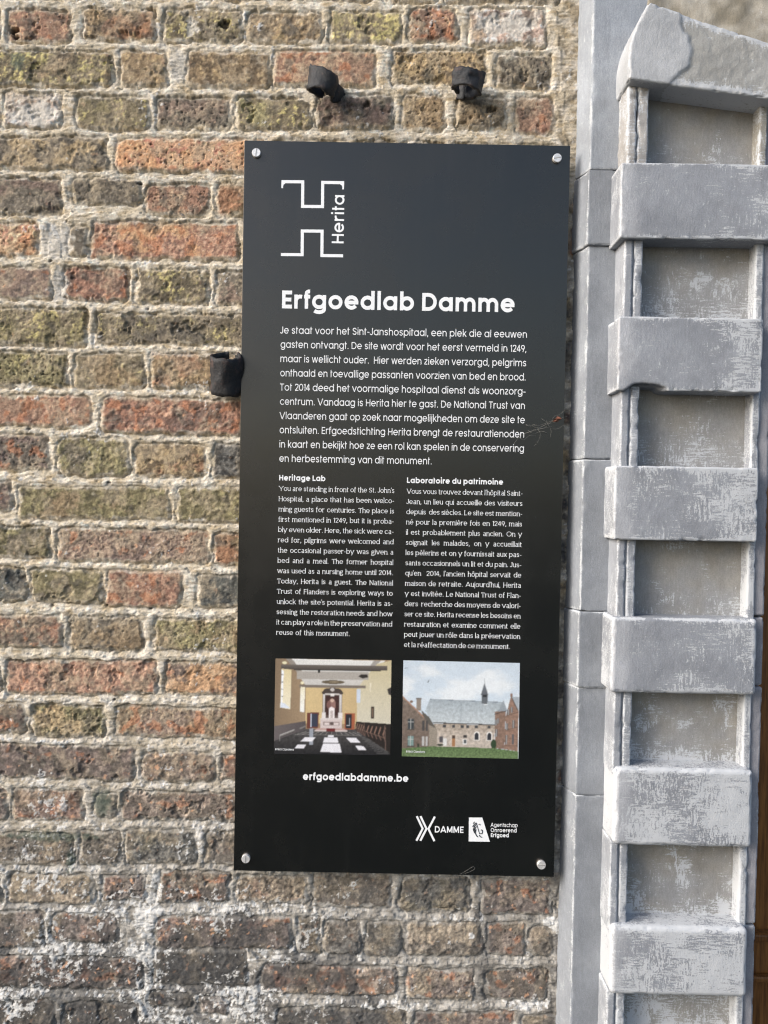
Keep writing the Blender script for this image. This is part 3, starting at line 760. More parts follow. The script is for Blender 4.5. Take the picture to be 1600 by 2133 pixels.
            if ch in 'vV': St((m, H), (m + q, 0)); St((m + q, 0), (m + 2 * q, H)); adv = 2 * (m + q)
            elif ch == 'A': St((m, 0), (m + q, H)); St((m + q, H), (m + 2 * q, 0)); St((m + .12, .2), (m + 2 * q - .12, .2)); adv = 2 * (m + q)
            elif ch == 'y': St((m, H), (m + q, 0)); St((m + 2 * q, H), (m + q * .62, s.desc)); adv = 2 * (m + q)
            elif ch == 'Y': St((m, H), (m + q, H * .45)); St((m + 2 * q, H), (m + q, H * .45)); St((m + q, H * .45), (m + q, 0)); adv = 2 * (m + q)
            elif ch == 'x': St((m, 0), (m + .37, H)); St((m, H), (m + .37, 0)); adv = 2 * m + .37
            else:
                q = .165 if ch == 'w' else .22; St((m, H), (m + q, 0)); St((m + q, 0), (m + 2 * q, H)); St((m + 2 * q, H), (m + 3 * q, 0)); St((m + 3 * q, 0), (m + 4 * q, H)); adv = 2 * m + 4 * q
            if s.serif and ch in 'vyVwYW': St((m - w, H - w * .17), (m + w, H - w * .17)); St((adv - m - w, H - w * .17), (adv - m + w, H - w * .17))
        elif ch == 'z': St((.05, xh - h), (.40, xh - h)); St((.39, xh - w), (.06, w)); St((.05, h), (.41, h)); adv = .455
        elif ch in 'BDEFHIJLNTMCO':
            if ch in 'BDEFHLNM': stem(x0, 0, cap, 'bT')
            r2 = cap / 2 - h
            if ch in 'EFL':
                if ch != 'L': St((x0 + h, cap - h), (x0 + .36, cap - h)); St((x0 + h, cap / 2), (x0 + .33, cap / 2))
                if ch != 'F': St((x0 + h, h), (x0 + .36, h))
                adv = x0 + .36 + .04
            elif ch == 'H': stem(x0 + .44, 0, cap, 'bT'); St((x0 + h, cap / 2), (x0 + .44 - h, cap / 2)); adv = x0 + .44 + h + sb
            elif ch == 'I': stem(x0, 0, cap, 'bT'); adv = x0 + h + sb
            elif ch == 'D': St(*([(x0 + h, cap - h), (x0 + .2, cap - h)] + arc(x0 + .2, cap / 2, .29, r2, 90, -90, 14) + [(x0 + .2, h), (x0 + h, h)])); adv = x0 + .49 + h + rb
            elif ch == 'B':
                for (c2, rr) in ((cap * .74, cap * .26 - h * .5), (cap * .25, cap * .25 - h * .6)): St(*([(x0 + h, c2 + rr), (x0 + .2, c2 + rr)] + arc(x0 + .2, c2, .18, rr, 90, -90, 10) + [(x0 + h, c2 - rr)]))
                adv = x0 + .40 + h + rb
            elif ch == 'J':
                x = .25 + h; St(*([(x, cap), (x, .17)] + arc(x - .13, .17, .13, .17 - h, 0, -165))); adv = x + h + sb
                if s.serif: St((x - w * 1.1, cap - w * .17), (x + w, cap - w * .17))
            elif ch == 'N': St((x0, cap), (x0 + .44, 0)); stem(x0 + .44, 0, cap, 'T'); adv = x0 + .44 + h + sb
            elif ch == 'M': St((x0, cap), (x0 + .28, .08)); St((x0 + .28, .08), (x0 + .56, cap)); stem(x0 + .56, 0, cap, 'b'); adv = x0 + .56 + h + sb
            elif ch == 'T':
                St((.03, cap - h), (.51, cap - h)); stem(.27, 0, cap - w, 'b'); adv = .54
                if s.serif: St((.045, cap - .13), (.045, cap - h)); St((.495, cap - .13), (.495, cap - h))
            elif ch in 'OC':
                cx = rb + h + .31; St(*arc(cx, cap / 2, .31, r2 + .01, 40 if ch == 'C' else 0, 320 if ch == 'C' else 360, 24)); adv = cx + .31 + h + rb
        elif ch == '1': St((.20, 0), (.20, cap)); St((.20, cap - h), (.07, cap - .12)); adv = .20 + h + sb; 
        elif ch == '2': St(*(spline([(.07, cap - .18), (.12, cap - .07), (.24, cap - h), (.38, cap - .08), (.40, cap - .22), (.30, .30), (.08, h)]))); St((.06, h), (.44, h)); adv = .49
        elif ch == '4': St((.33, 0), (.33, cap)); St((.33, cap), (.05, .2)); St((.03, .19), (.47, .19)); adv = .50
        elif ch == '9': St(*arc(.25, cap - .22, .185, .22 - h, 0, 360, 20)); St((.435, cap - .24), (.24, 0)); adv = .50
        elif ch == '0': St(*arc(.27, cap / 2, .21, cap / 2 - h, 0, 360, 24)); adv = .54
        elif ch in '.,': 
            d = w * .6; St((.07 + h, 0), (.07 + h, w * 1.15)); adv = .14 + w
            if ch == ',': St((.075 + d, d), (.06, -.10))
        elif ch in "'’": St((.10, asc), (.06, asc - .16)); adv = .14
        elif ch == '-': St((.05, xh * .5), (.27 if s.serif else .30, xh * .5)); adv = .32 if s.serif else .35
        elif ch == '©': St(*arc(.36, .34, .30, .30, 0, 360, 20)); St(*arc(.36, .34, .14, .14, 45, 315)); adv = .74
        else: adv = .3
        if acc:
            c = adv / 2; y = xh + .09
            if acc == 'a': St((c - .05, y), (c + .07, y + .12))
            if acc == 'g': St((c + .05, y), (c - .07, y + .12))
            if acc == 'c': St((c - .11, y), (c, y + .11)); St((c, y + .11), (c + .11, y))
        return S, adv
def stroke_quads(pts, w, serif, out_v, out_f, k, fx):
    P = np.array(pts, float); closed = len(P) > 3 and np.allclose(P[0], P[-1], atol=1e-6)
    d = np.diff(P, axis=0); L = np.hypot(d[:, 0], d[:, 1]); keep = np.concatenate([[True], L > 1e-7]); P = P[keep]
    d = np.diff(P, axis=0); d = d / np.hypot(d[:, 0], d[:, 1])[:, None]; nr = np.stack([-d[:, 1], d[:, 0]], -1)
    n = len(P); off = np.zeros((n, 2)); wd = np.zeros(n)
    for i in range(n):
        a = nr[i - 1] if i > 0 else (nr[-1] if closed else nr[0]); b = nr[i] if i < n - 1 else (nr[0] if closed else nr[-1])
        m = a + b; q = np.hypot(*m); m = m / q if q > .2 else b
        s = 1 / max(.45, abs(float(m @ b))); off[i] = m * s
        wd[i] = w * ((.70 + .30 * abs(m[0]) ** 1.3) if serif else 1.0)
    A = P + off * (wd / 2)[:, None]; Bq = P - off * (wd / 2)[:, None]; base = len(out_v)
    for i in range(n): out_v.append((A[i][0] * fx, A[i][1], k)); out_v.append((Bq[i][0] * fx, Bq[i][1], k))
    for i in range(n - 1): j = base + 2 * i; out_f.append((j, j + 1, j + 3, j + 2))
def set_line(font, text, em, width=None, justify=False):
    """returns verts (em units scaled to metres, k layer in z) and faces for one line starting at 0"""
    adv = []; ng = 0
    for ch in text: adv.append(font.glyph(ch)[1])
    tot = sum(adv) * em; nsp = text.count(' '); fx = 1.0; extra = 0.0
    first = font.sb if text[0] not in 'oceg' else font.rb
    if width:
        nat = tot - 2 * first * em
        if justify and nsp and nat < width * 1.0 and (width - nat) < nsp * em * .9: extra = (width - nat) / nsp / em
        elif justify and nsp and nat >= width and (nat - width) < nsp * em * .10: extra = (width - nat) / nsp / em
        else: fx = width / nat
    V, Fc = [], []; x = -first
    for i, (ch, a) in enumerate(zip(text, adv)):
        for q, st_ in enumerate(font.glyph(ch)[0]):
            b = len(V); stroke_quads([(p[0] + x, p[1]) for p in st_], font.w / (1 if not fx else 1), font.serif, V, Fc, (i % 3) * 4 + q, fx)
        x += a + (extra if ch == ' ' else 0)
    V = np.array(V); V[:, :2] *= em
    return V, np.array(Fc)

PY0 = -.0320                                     # face of the board
def text_block(name, parent, font, lines, em_px, justify=False, vertical=False, lift=.0003):
    Vs, Fs, n = [], [], 0
    for (txt, px, py, px1) in lines:
        if vertical:
            X, Z = W(px, py, PY0); Z1 = W(px, px1, PY0)[1]; V, Fc = set_line(font, txt, em_px / 1229., Z1 - Z)
            V = np.stack([X - V[:, 1], PY0 - lift - V[:, 2] * 1.2e-5, Z + V[:, 0]], -1)
        else:
            X, Z = W(px, py, PY0); X1 = W(px1, py + (px1 - px) * .0196, PY0)[0]
            V, Fc = set_line(font, txt, em_px / 1229., X1 - X, justify)
            V = np.stack([X + V[:, 0], PY0 - lift - V[:, 2] * 1.2e-5, Z + V[:, 1]], -1)
        Vs.append(V); Fs.append(Fc + n); n += len(V)
    return mesh_np(name, np.concatenate(Vs), np.concatenate(Fs), INK, parent, smooth=False)
def strokes(name, parent, items, mat=INK, lift=.0003):
    """items: (points in photo pixels, width in photo pixels) laid on the face of the board"""
    V, Fc = [], []
    for k, (pts, wpx) in enumerate(items):
        stroke_quads([W(px, py, PY0) for px, py in pts], wpx / 1229., False, V, Fc, k, 1.0)
    V = np.array(V); V = np.stack([V[:, 0], PY0 - lift - V[:, 2] * 1.2e-5, V[:, 1]], -1)
    return mesh_np(name, V, Fc, mat, parent, smooth=False)

# ------------------------------------------------------------------ the two printed pictures
class Pic:
    def __init__(s, box, nx=250, ny=206, bg=(128, 128, 128)):
        s.box = box; x0, y0, x1, y1 = box
        s.X, s.Y = np.meshgrid(np.linspace(x0, x1, nx), np.linspace(y0, y1, ny)); s.I = np.tile(lin(bg), (ny, nx, 1)); s.nx, s.ny = nx, ny
    def mask(s, pts):
        m = np.zeros(s.X.shape, bool); n = len(pts)
        for i in range(n):
            (xa, ya), (xb, yb) = pts[i], pts[(i + 1) % n]
            if ya == yb: continue
            c = ((ya > s.Y) != (yb > s.Y)) & (s.X < (xb - xa) * (s.Y - ya) / (yb - ya) + xa); m ^= c
        return m
    def poly(s, pts, col, col2=None, axis='y', nz=0., ns=.05, sd=1):
        m = s.mask(pts); s.paint(m, pts, col, col2, axis, nz, ns, sd)
    def paint(s, m, pts, col, col2=None, axis='y', nz=0., ns=.05, sd=1):
        c = np.tile(lin(col), (*m.shape, 1))
        if col2 is not None:
            T = s.Y if axis == 'y' else s.X; q = [p[1 if axis == 'y' else 0] for p in pts]; t = np.clip((T - min(q)) / max(1e-6, max(q) - min(q)), 0, 1)[..., None]
            c = c * (1 - t) + t * lin(col2)
        if nz: c = c * np.clip(1 + 1.5 * nz * fbm(s.X, s.Y, ns * 1.5, 4, sd), .2, 2)[..., None]
        s.I = np.where(m[..., None], c, s.I)
    def rect(s, x0, y0, x1, y1, col, **k): s.poly([(x0, y0), (x1, y0), (x1, y1), (x0, y1)], col, **k)
    def ell(s, cx, cy, rx, ry, col): s.I = np.where((((s.X - cx) / rx) ** 2 + ((s.Y - cy) / ry) ** 2 < 1)[..., None], lin(col), s.I)
    def line(s, a, b, wd, col):
        dx, dy = b[0] - a[0], b[1] - a[1]; L = math.hypot(dx, dy); nx, ny = -dy / L * wd / 2, dx / L * wd / 2
        s.poly([(a[0] + nx, a[1] + ny), (b[0] + nx, b[1] + ny), (b[0] - nx, b[1] - ny), (a[0] - nx, a[1] - ny)], col)
    def build(s, name, parent, corners, label):
        I = s.I; I = I + (I.mean(-1, keepdims=True) - I) * .22
        I = I * np.clip(1 + .05 * fbm(s.X, s.Y, .016, 4, 91) + .07 * fbm(s.X, s.Y, .06, 2, 92), .3, 1.7)[..., None]
        U, Vv = (s.X - s.X.mean()) / np.ptp(s.X), (s.Y - s.Y.mean()) / np.ptp(s.Y); I = I * (1.05 - .16 * (U * U + Vv * Vv))[..., None]
        for _ in range(2):
            Pd = np.pad(I, ((1, 1), (1, 1), (0, 0)), 'edge'); I = (Pd[:-2, 1:-1] + Pd[2:, 1:-1] + Pd[1:-1, :-2] + Pd[1:-1, 2:] + 2 * I) / 6
        s.I = I
        c = [W(*p, PY0) for p in corners]; u = np.linspace(0, 1, s.nx)[None, :, None]; v = np.linspace(0, 1, s.ny)[:, None, None]; c = np.array(c)
        P = ((c[0] * (1 - u) + c[1] * u) * (1 - v) + (c[3] * (1 - u) + c[2] * u) * v).reshape(-1, 2)
        V = np.stack([P[:, 0], np.full(len(P), PY0 - .0003), P[:, 1]], -1)
        o = mesh_np(name, V, grid_quads(s.nx, s.ny)[:, ::-1], PRINT, parent, smooth=False, cols=np.clip(s.I * .95, .004, .85).reshape(-1, 3)); o['label'] = label
        return o
def interior():
    p = Pic((70, 130, 1508, 1322), bg=(160, 130, 92))
    p.poly([(180, 127), (1430, 140), (1180, 470), (380, 470)], (226, 224, 219), (196, 191, 184), nz=.10)
    p.poly([(180, 127), (270, 127), (420, 300), (330, 300)], (150, 140, 128)); p.poly([(1290, 140), (1380, 140), (1270, 240), (1220, 240)], (165, 158, 150))
    p.poly([(60, 120), (190, 120), (340, 300), (460, 480), (460, 930), (60, 985)], (136, 112, 84), (164, 136, 100), 'x', .08)
    p.poly([(455, 482), (1095, 486), (1095, 935), (455, 935)], (214, 184, 122), (202, 172, 116), 'x', .08)
    p.poly([(1330, 180), (1520, 130), (1520, 935), (1090, 905), (1090, 488), (1230, 300)], (206, 190, 142), (208, 200, 176), 'y', .07)
    p.rect(340, 285, 1230, 385, (172, 164, 154), nz=.1); p.rect(145, 205, 1460, 262, (112, 102, 94), col2=(78, 70, 64)); p.rect(300, 262, 1380, 270, (60, 54, 50)); p.rect(375, 452, 1195, 486, (124, 112, 100))
    p.ell(790, 415, 143, 25, (104, 90, 68)); p.ell(800, 412, 60, 10, (140, 124, 96)); p.rect(600, 262, 625, 300, (28, 26, 26))
    p.poly([(1100, 340), (1130, 315), (1215, 315), (1222, 350), (1150, 365)], (52, 46, 42))
    p.poly([(150, 255), (272, 268), (264, 762), (138, 742)], (226, 206, 150), (236, 226, 196)); p.poly([(150, 268), (176, 285), (166, 680), (145, 678)], (240, 244, 250))
    for y in (330, 420, 510, 600): p.line((148, y), (174, y + 6), 9, (90, 74, 60))
    p.poly([(145, 678), (190, 685), (262, 750), (140, 742)], (214, 222, 236))
    p.poly([(388, 478), (443, 482), (436, 797), (382, 790)], (236, 226, 190), (240, 240, 236)); p.ell(185, 182, 30, 18, (236, 226, 180)); p.ell(408, 430, 22, 18, (236, 226, 180))
    p.rect(1086, 500, 1130, 668, (196, 208, 226)); p.poly([(1245, 420), (1262, 420), (1256, 540), (1244, 520)], (226, 216, 190))
    p.poly([(1460, 495), (1510, 468), (1510, 575), (1478, 560)], (60, 54, 52)); p.rect(1260, 715, 1305, 868, (56, 44, 38)); p.rect(1272, 735, 1292, 850, (120, 96, 76))
    p.poly([(60, 978), (460, 905), (460, 1012), (60, 1170)], (108, 98, 98), (84, 76, 78), 'x', .15)
    p.poly([(60, 1165), (460, 1005), (1110, 1000), (1510, 1190), (1510, 1330), (60, 1330)], (78, 75, 74), (34, 33, 36), 'y', .4, .02)
    for i in range(13): p.line((470 + i * 52, 1040), (330 + i * 74, 1080), 5, (150, 146, 142))
    for y in (1040, 1058, 1078): p.line((350, y), (1150, y), 4, (128, 124, 120))
    for i in range(8): p.line((1130 + i * 30, 1090 + i * 30), (1440 + i * 8, 1200 + i * 14), 5, (110, 108, 106))
    p.rect(505, 985, 555, 1200, (150, 156, 168)); p.poly([(470, 800), (620, 795), (612, 992), (470, 1000)], (112, 56, 42)); p.rect(528, 812, 602, 975, (54, 60, 78)); p.rect(515, 812, 530, 980, (200, 210, 226))
    p.poly([(938, 800), (1066, 800), (1062, 1006), (938, 1006)], (168, 84, 40)); p.rect(950, 815, 1026, 992, (44, 44, 50)); p.line((965, 955), (1005, 955), 8, (220, 222, 226)); p.line((1000, 860), (1000, 955), 8, (180, 184, 190))
    p.poly([(648, 545), (690, 498), (780, 486), (880, 498), (918, 545), (912, 565), (655, 565)], (74, 62, 56), nz=.3); p.ell(782, 510, 26, 22, (196, 188, 182))
    p.rect(662, 562, 905, 882, (96, 78, 72), nz=.25); p.rect(690, 585, 868, 830, (70, 42, 38), nz=.5, ns=.03)
    p.ell(780, 700, 46, 78, (150, 108, 98)); p.ell(740, 700, 26, 50, (126, 84, 78)); p.ell(782, 645, 22, 22, (206, 172, 150)); p.rect(690, 556, 870, 574, (206, 198, 192)); p.rect(760, 560, 806, 590, (226, 220, 214))
    for x in (678, 884): p.rect(x - 13, 570, x + 13, 800, (214, 208, 206), col2=(190, 182, 178)); p.rect(x - 24, 795, x + 24, 880, (222, 214, 212))
    p.poly([(742, 745), (775, 722), (812, 745), (812, 882), (742, 882)], (230, 220, 218)); p.rect(762, 770, 794, 880, (190, 176, 172), nz=.3)
    p.rect(640, 868, 908, 892, (212, 200, 196)); p.rect(638, 890, 906, 1000, (208, 190, 186)); p.rect(675, 912, 875, 960, (150, 130, 124), nz=.4); p.ell(780, 935, 22, 20, (96, 80, 76)); p.rect(690, 925, 750, 950, (216, 200, 196)); p.rect(808, 925, 866, 950, (216, 200, 196))
    p.poly([(610, 992), (930, 992), (965, 1018), (575, 1018)], (188, 150, 140)); p.rect(568, 1016, 972, 1036, (206, 190, 184)); p.rect(716, 996, 824, 1036, (112, 26, 28))
    for q in ([(455, 1108), (582, 1108), (540, 1162), (396, 1162)], [(692, 1110), (852, 1110), (866, 1172), (676, 1172)], [(960, 1112), (1086, 1112), (1140, 1170), (1020, 1168)], [(735, 1082), (805, 1082), (806, 1104), (734, 1104)],
              [(364, 1202), (468, 1202), (438, 1250), (324, 1250)], [(678, 1184), (882, 1184), (906, 1294), (644, 1292)], [(1076, 1210), (1174, 1212), (1214, 1262), (1112, 1260)]): p.poly(q, (228, 226, 232), nz=.08)
    p.poly([(1075, 905), (1510, 930), (1510, 1300), (1440, 1250), (1190, 1085), (1075, 1020)], (46, 38, 34), nz=.3)
    for i, x in enumerate((1085, 1110, 1135, 1160, 1215, 1260, 1310, 1360, 1415)):
        y = 930 + i * 6; k = 1 + i * .07; p.line((x + 18 * k, y), (x, y + 60 * k), 9 * k, (150, 112, 94)); p.line((x, y + 60 * k), (x + 22 * k, y + 110 * k), 7 * k, (122, 92, 80))
    p.line((1180, 915), (1195, 1085), 10, (96, 74, 64)); p.line((1435, 950), (1450, 1260), 12, (110, 86, 76)); p.line((1080, 985), (1440, 1110), 8, (120, 92, 78))
    for a, b, wd in (((140, 1100), (320, 1025), 26), ((385, 1005), (455, 972), 20)): p.line(a, b, wd, (128, 122, 118)); p.line((a[0], a[1] + 16), (b[0], b[1] + 14), 10, (70, 66, 66))
    p.line((140, 1095), (140, 1160), 8, (150, 148, 146)); p.line((140, 1088), (320, 1015), 7, (196, 192, 188))
    return p
def exterior():
    p = Pic((103, 88, 1500, 1262), bg=(205, 222, 236))
    n = fbm(p.X, p.Y * 1.6, .0022, 5, 3); k = ss(-.25, .4, n)[..., None]; p.I = lin((198, 213, 226)) * (1 - k) + k * lin((224, 230, 234))
    p.poly([(430, 553), (1310, 572), (1210, 855), (470, 845), (376, 700)], (158, 170, 178), (190, 199, 203), nz=.18, ns=.02)
    p.line((430, 555), (1310, 574), 7, (116, 126, 136)); p.line((806, 575), (806, 830), 4, (130, 142, 152)); p.line((470, 842), (1210, 852), 12, (66, 62, 62))
    p.poly([(480, 850), (1210, 860), (1210, 1140), (510, 1140)], (168, 152, 134), (208, 194, 180), nz=.35, ns=.02)
    p.poly([(520, 1010), (1210, 1030), (1210, 1140), (520, 1140)], (190, 176, 162), nz=.28, ns=.02, sd=4); p.rect(595, 1032, 640, 1120, (216, 214, 210))
    for x in (608, 718, 820, 886, 990, 1144): p.rect(x - 18, 862, x + 18, 898, (66, 68, 72))
    p.rect(550, 1006, 594, 1080, (88, 84, 88)); p.rect(696, 980, 744, 1132, (206, 190, 170)); p.rect(702, 988, 738, 1030, (84, 66, 56)); p.rect(702, 1032, 738, 1126, (168, 116, 66)); p.rect(836, 982, 880, 1018, (64, 60, 60)); p.rect(832, 1036, 882, 1098, (230, 228, 224)); p.rect(840, 1042, 874, 1090, (84, 88, 92)); p.line((857, 1042), (857, 1090), 4, (230, 228, 224))
    for x in (996, 1148): p.rect(x - 34, 975, x + 34, 1050, (236, 232, 226)); p.ell(x, 978, 34, 42, (236, 232, 226)); p.rect(x - 24, 980, x + 24, 1042, (52, 54, 60)); p.ell(x, 982, 24, 32, (52, 54, 60))
    p.poly([(1048, 490), (1120, 490), (1118, 600), (1050, 596)], (98, 104, 110)); p.poly([(1080, 335), (1128, 492), (1038, 490)], (120, 128, 136), (92, 96, 104)); p.line((1081, 285), (1081, 350), 5, (140, 146, 152)); p.rect(1060, 488, 1108, 515, (44, 46, 52)); p.rect(1074, 598, 1114, 612, (226, 230, 232))
    p.poly([(100, 520), (340, 745), (420, 830), (400, 840), (330, 770), (100, 545)], (176, 130, 100)); p.poly([(100, 540), (335, 765), (425, 830), (425, 1150), (100, 1180)], (128, 112, 98), (118, 100, 88), nz=.3, ns=.02)
    p.poly([(325, 690), (420, 770), (515, 920), (425, 870), (345, 752)], (98, 92, 84)); p.poly([(425, 868), (520, 920), (520, 1135), (425, 1150)], (152, 140, 124), nz=.3)
    p.rect(270, 548, 326, 700, (146, 132, 118), nz=.2); p.rect(264, 545, 332, 562, (110, 100, 90)); p.ell(208, 590, 20, 16, (130, 100, 80))
    for y, h in ((798, 128), (1008, 124)):
        p.rect(166, y, 246, y + h, (92, 88, 84)); p.rect(174, y + 6, 238, y + h - 6, (58, 66, 70) if y < 900 else (120, 150, 146)); p.line((206, y), (206, y + h), 7, (206, 206, 200)); p.line((170, y + 40), (242, y + 40), 6, (206, 206, 200)); p.rect(158, y + h, 250, y + h + 12, (80, 72, 66))
    for x in (356, 396): p.rect(x - 12, 820, x + 12, 945, (74, 72, 72)); p.rect(x - 12, 1015, x + 12, 1125, (186, 184, 182))
    p.poly([(1310, 548), (1360, 680), (1205, 720), (1260, 655)], (146, 156, 164)); p.poly([(1208, 690), (1340, 678), (1330, 1145), (1218, 1140)], (140, 110, 92), nz=.25, ns=.02); p.line((1203, 722), (1345, 678), 10, (78, 66, 60))
    p.poly([(1400, 490), (1495, 660), (1492, 1170), (1330, 1148), (1342, 740)], (150, 116, 96), nz=.25, ns=.02); p.poly([(1412, 500), (1500, 502), (1500, 670), (1480, 668)], (160, 170, 178)); p.line((1402, 498), (1484, 668), 12, (98, 82, 74)); p.rect(1388, 462, 1418, 505, (140, 108, 90))
    for (x, y, h) in ((1372, 655, 70), (1410, 630, 70), (1355, 830, 85), (1432, 790, 95), (1352, 975, 115), (1430, 960, 130), (1226, 790, 70), (1232, 905, 90), (1246, 775, 60)): p.rect(x - 13, y, x + 13, y + h, (90, 92, 96)); p.line((x, y), (x, y + h), 5, (200, 196, 190))
    for (a, b) in (((1342, 740), (1490, 690)), ((1340, 915), (1490, 870)), ((1330, 1098), (1490, 1105))): p.line(a, b, 6, (96, 76, 66))
    p.ell(1200, 1090, 34, 60, (52, 74, 46)); p.ell(300, 1130, 16, 34, (62, 66, 52)); p.ell(560, 1112, 40, 14, (60, 64, 52))
    p.poly([(95, 1165), (480, 1130), (1210, 1138), (1500, 1172), (1500, 1270), (95, 1270)], (92, 120, 68), (108, 132, 80), nz=.45, ns=.03)
    p.poly([(378, 350), (402, 343), (408, 325), (420, 316), (415, 338), (408, 352)], (70, 80, 92)); p.line((118, 186), (160, 178), 6, (120, 128, 138))
    return p

# ------------------------------------------------------------------ information board
def make_panel():
    X0, Z1 = W(509, 292, PY0); X1, Z0 = W(1154, 1827, PY0)
    xa = (X0 + W(487, 1813, PY0)[0]) / 2; xb = (X1 + W(1188, 304, PY0)[0]) / 2; za = (Z0 + W(487, 1813, PY0)[1]) / 2; zb = (Z1 + W(1188, 304, PY0)[1]) / 2
    t = thing('information_panel', ((xa + xb) / 2, PY0, za), 'tall black information panel with white text and two printed pictures on the brick wall', 'information panel')
    bm = bmesh.new(); bm_box(bm, xa, xb, PY0, PY0 + .004, za, zb, bev=.0005); mesh_bm('board', bm, BOARD, t, False)
    REG, SEMI, BOLD, SERIF, MED = Font(.084), Font(.148), Font(.154), Font(.074, True, .505), Font(.12)
    text_block('title', t, SEMI, [('Erfgoedlab Damme', 587.5, 642.3, 1071)], 52.5)
    L = ["Je staat voor het Sint-Janshospitaal, een plek die al eeuwen", "gasten ontvangt. De site wordt voor het eerst vermeld in 1249,", "maar is wellicht ouder.  Hier werden zieken verzorgd, pelgrims",
         "onthaald en toevallige passanten voorzien van bed en brood.", "Tot 2014 deed het voormalige hospitaal dienst als woonzorg-", "centrum. Vandaag is Herita hier te gast. De National Trust van",
         "Vlaanderen gaat op zoek naar mogelijkheden om deze site te", "ontsluiten. Erfgoedstichting Herita brengt de restauratienoden", "in kaart en bekijkt hoe ze een rol kan spelen in de conservering", "en herbestemming van dit monument."]
    text_block('dutch_text', t, REG, [(s, 584.9 - .32 * i, 694.8 + 29.66 * i, (1097.4 - .78 * i) if i < 9 else 899.4) for i, s in enumerate(L)], 20.6, True)
    text_block('english_heading', t, BOLD, [('Heritage Lab', 581.7, 1000.6, 677.6)], 16.2)
    text_block('french_heading', t, BOLD, [('Laboratoire du patrimoine', 847.8, 1006.0, 1047.8)], 16.2)
    E_ = ["You are standing in front of the St. John’s", "Hospital, a place that has been welco-", "ming guests for centuries. The place is", "first mentioned in 1249, but it is proba-", "bly even older. Here, the sick were ca-",
          "red for, pilgrims were welcomed and", "the occasional passer-by was given a", "bed and a meal. The former hospital", "was used as a nursing home until 2014.", "Today, Herita is a guest. The National", "Trust of Flanders is exploring ways to",
          "unlock the site’s potential. Herita is as-", "sessing the restoration needs and how", "it can play a role in the preservation and", "reuse of this monument."]
    text_block('english_text', t, SERIF, [(s, 581.4 - .40 * i, 1022.4 + 21.40 * i, (821.4 - .35 * i) if i < 14 else 728.5) for i, s in enumerate(E_)], 15.2, True)
    Fr = ["Vous vous trouvez devant l’hôpital Saint-", "Jean, un lieu qui accueille des visiteurs", "depuis  des siècles. Le site est mention-", "né pour la première fois en 1249, mais", "il est probablement plus ancien. On y", "soignait les malades, on y accueillait",
          "les pèlerins et on y fournissait aux pas-", "sants occasionnels un lit et du pain. Jus-", "qu’en  2014, l’ancien hôpital servait de", "maison de retraite. Aujourd’hui, Herita", "y est invitée. Le National Trust of Flan-", "ders  recherche des moyens de valori-",
          "ser ce site. Herita recense les besoins en", "restauration et examine comment elle", "peut jouer un rôle dans la préservation", "et la réaffectation de ce monument."]
    text_block('french_text', t, SERIF, [(s, 847.6 - .40 * i, 1028.3 + 21.28 * i, (1088.4 - .37 * i) if i < 15 else 1062.6) for i, s in enumerate(Fr)], 15.2, True)
    text_block('web_address', t, BOLD, [('erfgoedlabdamme.be', 631, 1624.3, 850.6)], 21.6)
    # emblem at the head of the board
    q = lambda *pts: [(500 + x * .4375, 280 + y * .4375) for x, y in pts]
    wln = 6.3; e = 7.0
    strokes('emblem_upper_line', t, [
        (q((201, 256), (202, 218)), 3.6), (q((200, 225), (306, 226)), wln), (q((299, 226), (298, 350)), wln), (q((292, 343), (400, 344)), wln), (q((393, 344), (394, 222)), wln), (q((387, 229), (496, 230)), wln), (q((492, 224), (491, 262)), 3.6),
        (q((203, 244), (206, 236), (214, 232)), 3.0), (q((490, 248), (487, 240), (479, 236)), 3.0)])
    strokes('emblem_lower_line', t, [(q((195, 572), (303, 573)), wln), (q((296, 573), (297, 454)), wln), (q((290, 460), (398, 461)), wln), (q((391, 461), (390, 584)), wln), (q((384, 577), (491, 578)), wln)])
    text_block('emblem_word', t, Font(.112), [('Herita', 715.9, 507.0, 406.8)], 35.2, vertical=True)
    d = lambda *pts: [(850 + x * .15625, 1680 + y * .15625) for x, y in pts]
    strokes('town_logo', t, [(d((117, 128), (195, 293), (112, 455)), 4.3), (d((167, 128), (246, 295), (164, 455)), 4.3), (d((358, 133), (272, 297), (352, 460)), 4.3)])
    text_block('town_logo_word', t, Font(.128), [('DAMME', 905.8, 1733.8, 965.0)], 19.2)
    pl = [W(*p, PY0) for p in d((812, 146), (990, 146), (1091, 469), (808, 464))]
    o = mesh_np('agency_logo', [(x, PY0 - .0003, z) for x, z in pl], [(3, 2, 1, 0)], INK, t, smooth=False)
    DARK = mat_plain('dark_print', (.015, .018, .022), .5, var=.05)
    lion = [(d(*spline([(912, 215), (925, 270), (945, 335), (950, 360)])), 1.5), (d(*spline([(950, 358), (975, 360), (990, 352), (990, 318), (970, 312)])), 1.9), (d((972, 308), (992, 316)), 2.2), (d(*spline([(940, 238), (952, 234), (965, 246)])), 1.6),
            (d(*spline([(950, 375), (962, 398), (988, 410)])), 1.8), (d(*spline([(888, 202), (876, 214), (868, 226)])), 1.8), (d(*spline([(905, 216), (880, 240), (860, 272)])), 1.9), (d(*spline([(908, 236), (882, 270), (872, 330)])), 1.9),
            (d(*spline([(912, 262), (888, 300), (882, 355)])), 1.9), (d(*spline([(905, 300), (898, 345), (912, 385), (930, 404)])), 2.0), (d(*spline([(890, 258), (872, 290), (868, 310)])), 1.3)]
    strokes('lion', o, lion, DARK, lift=.0006)
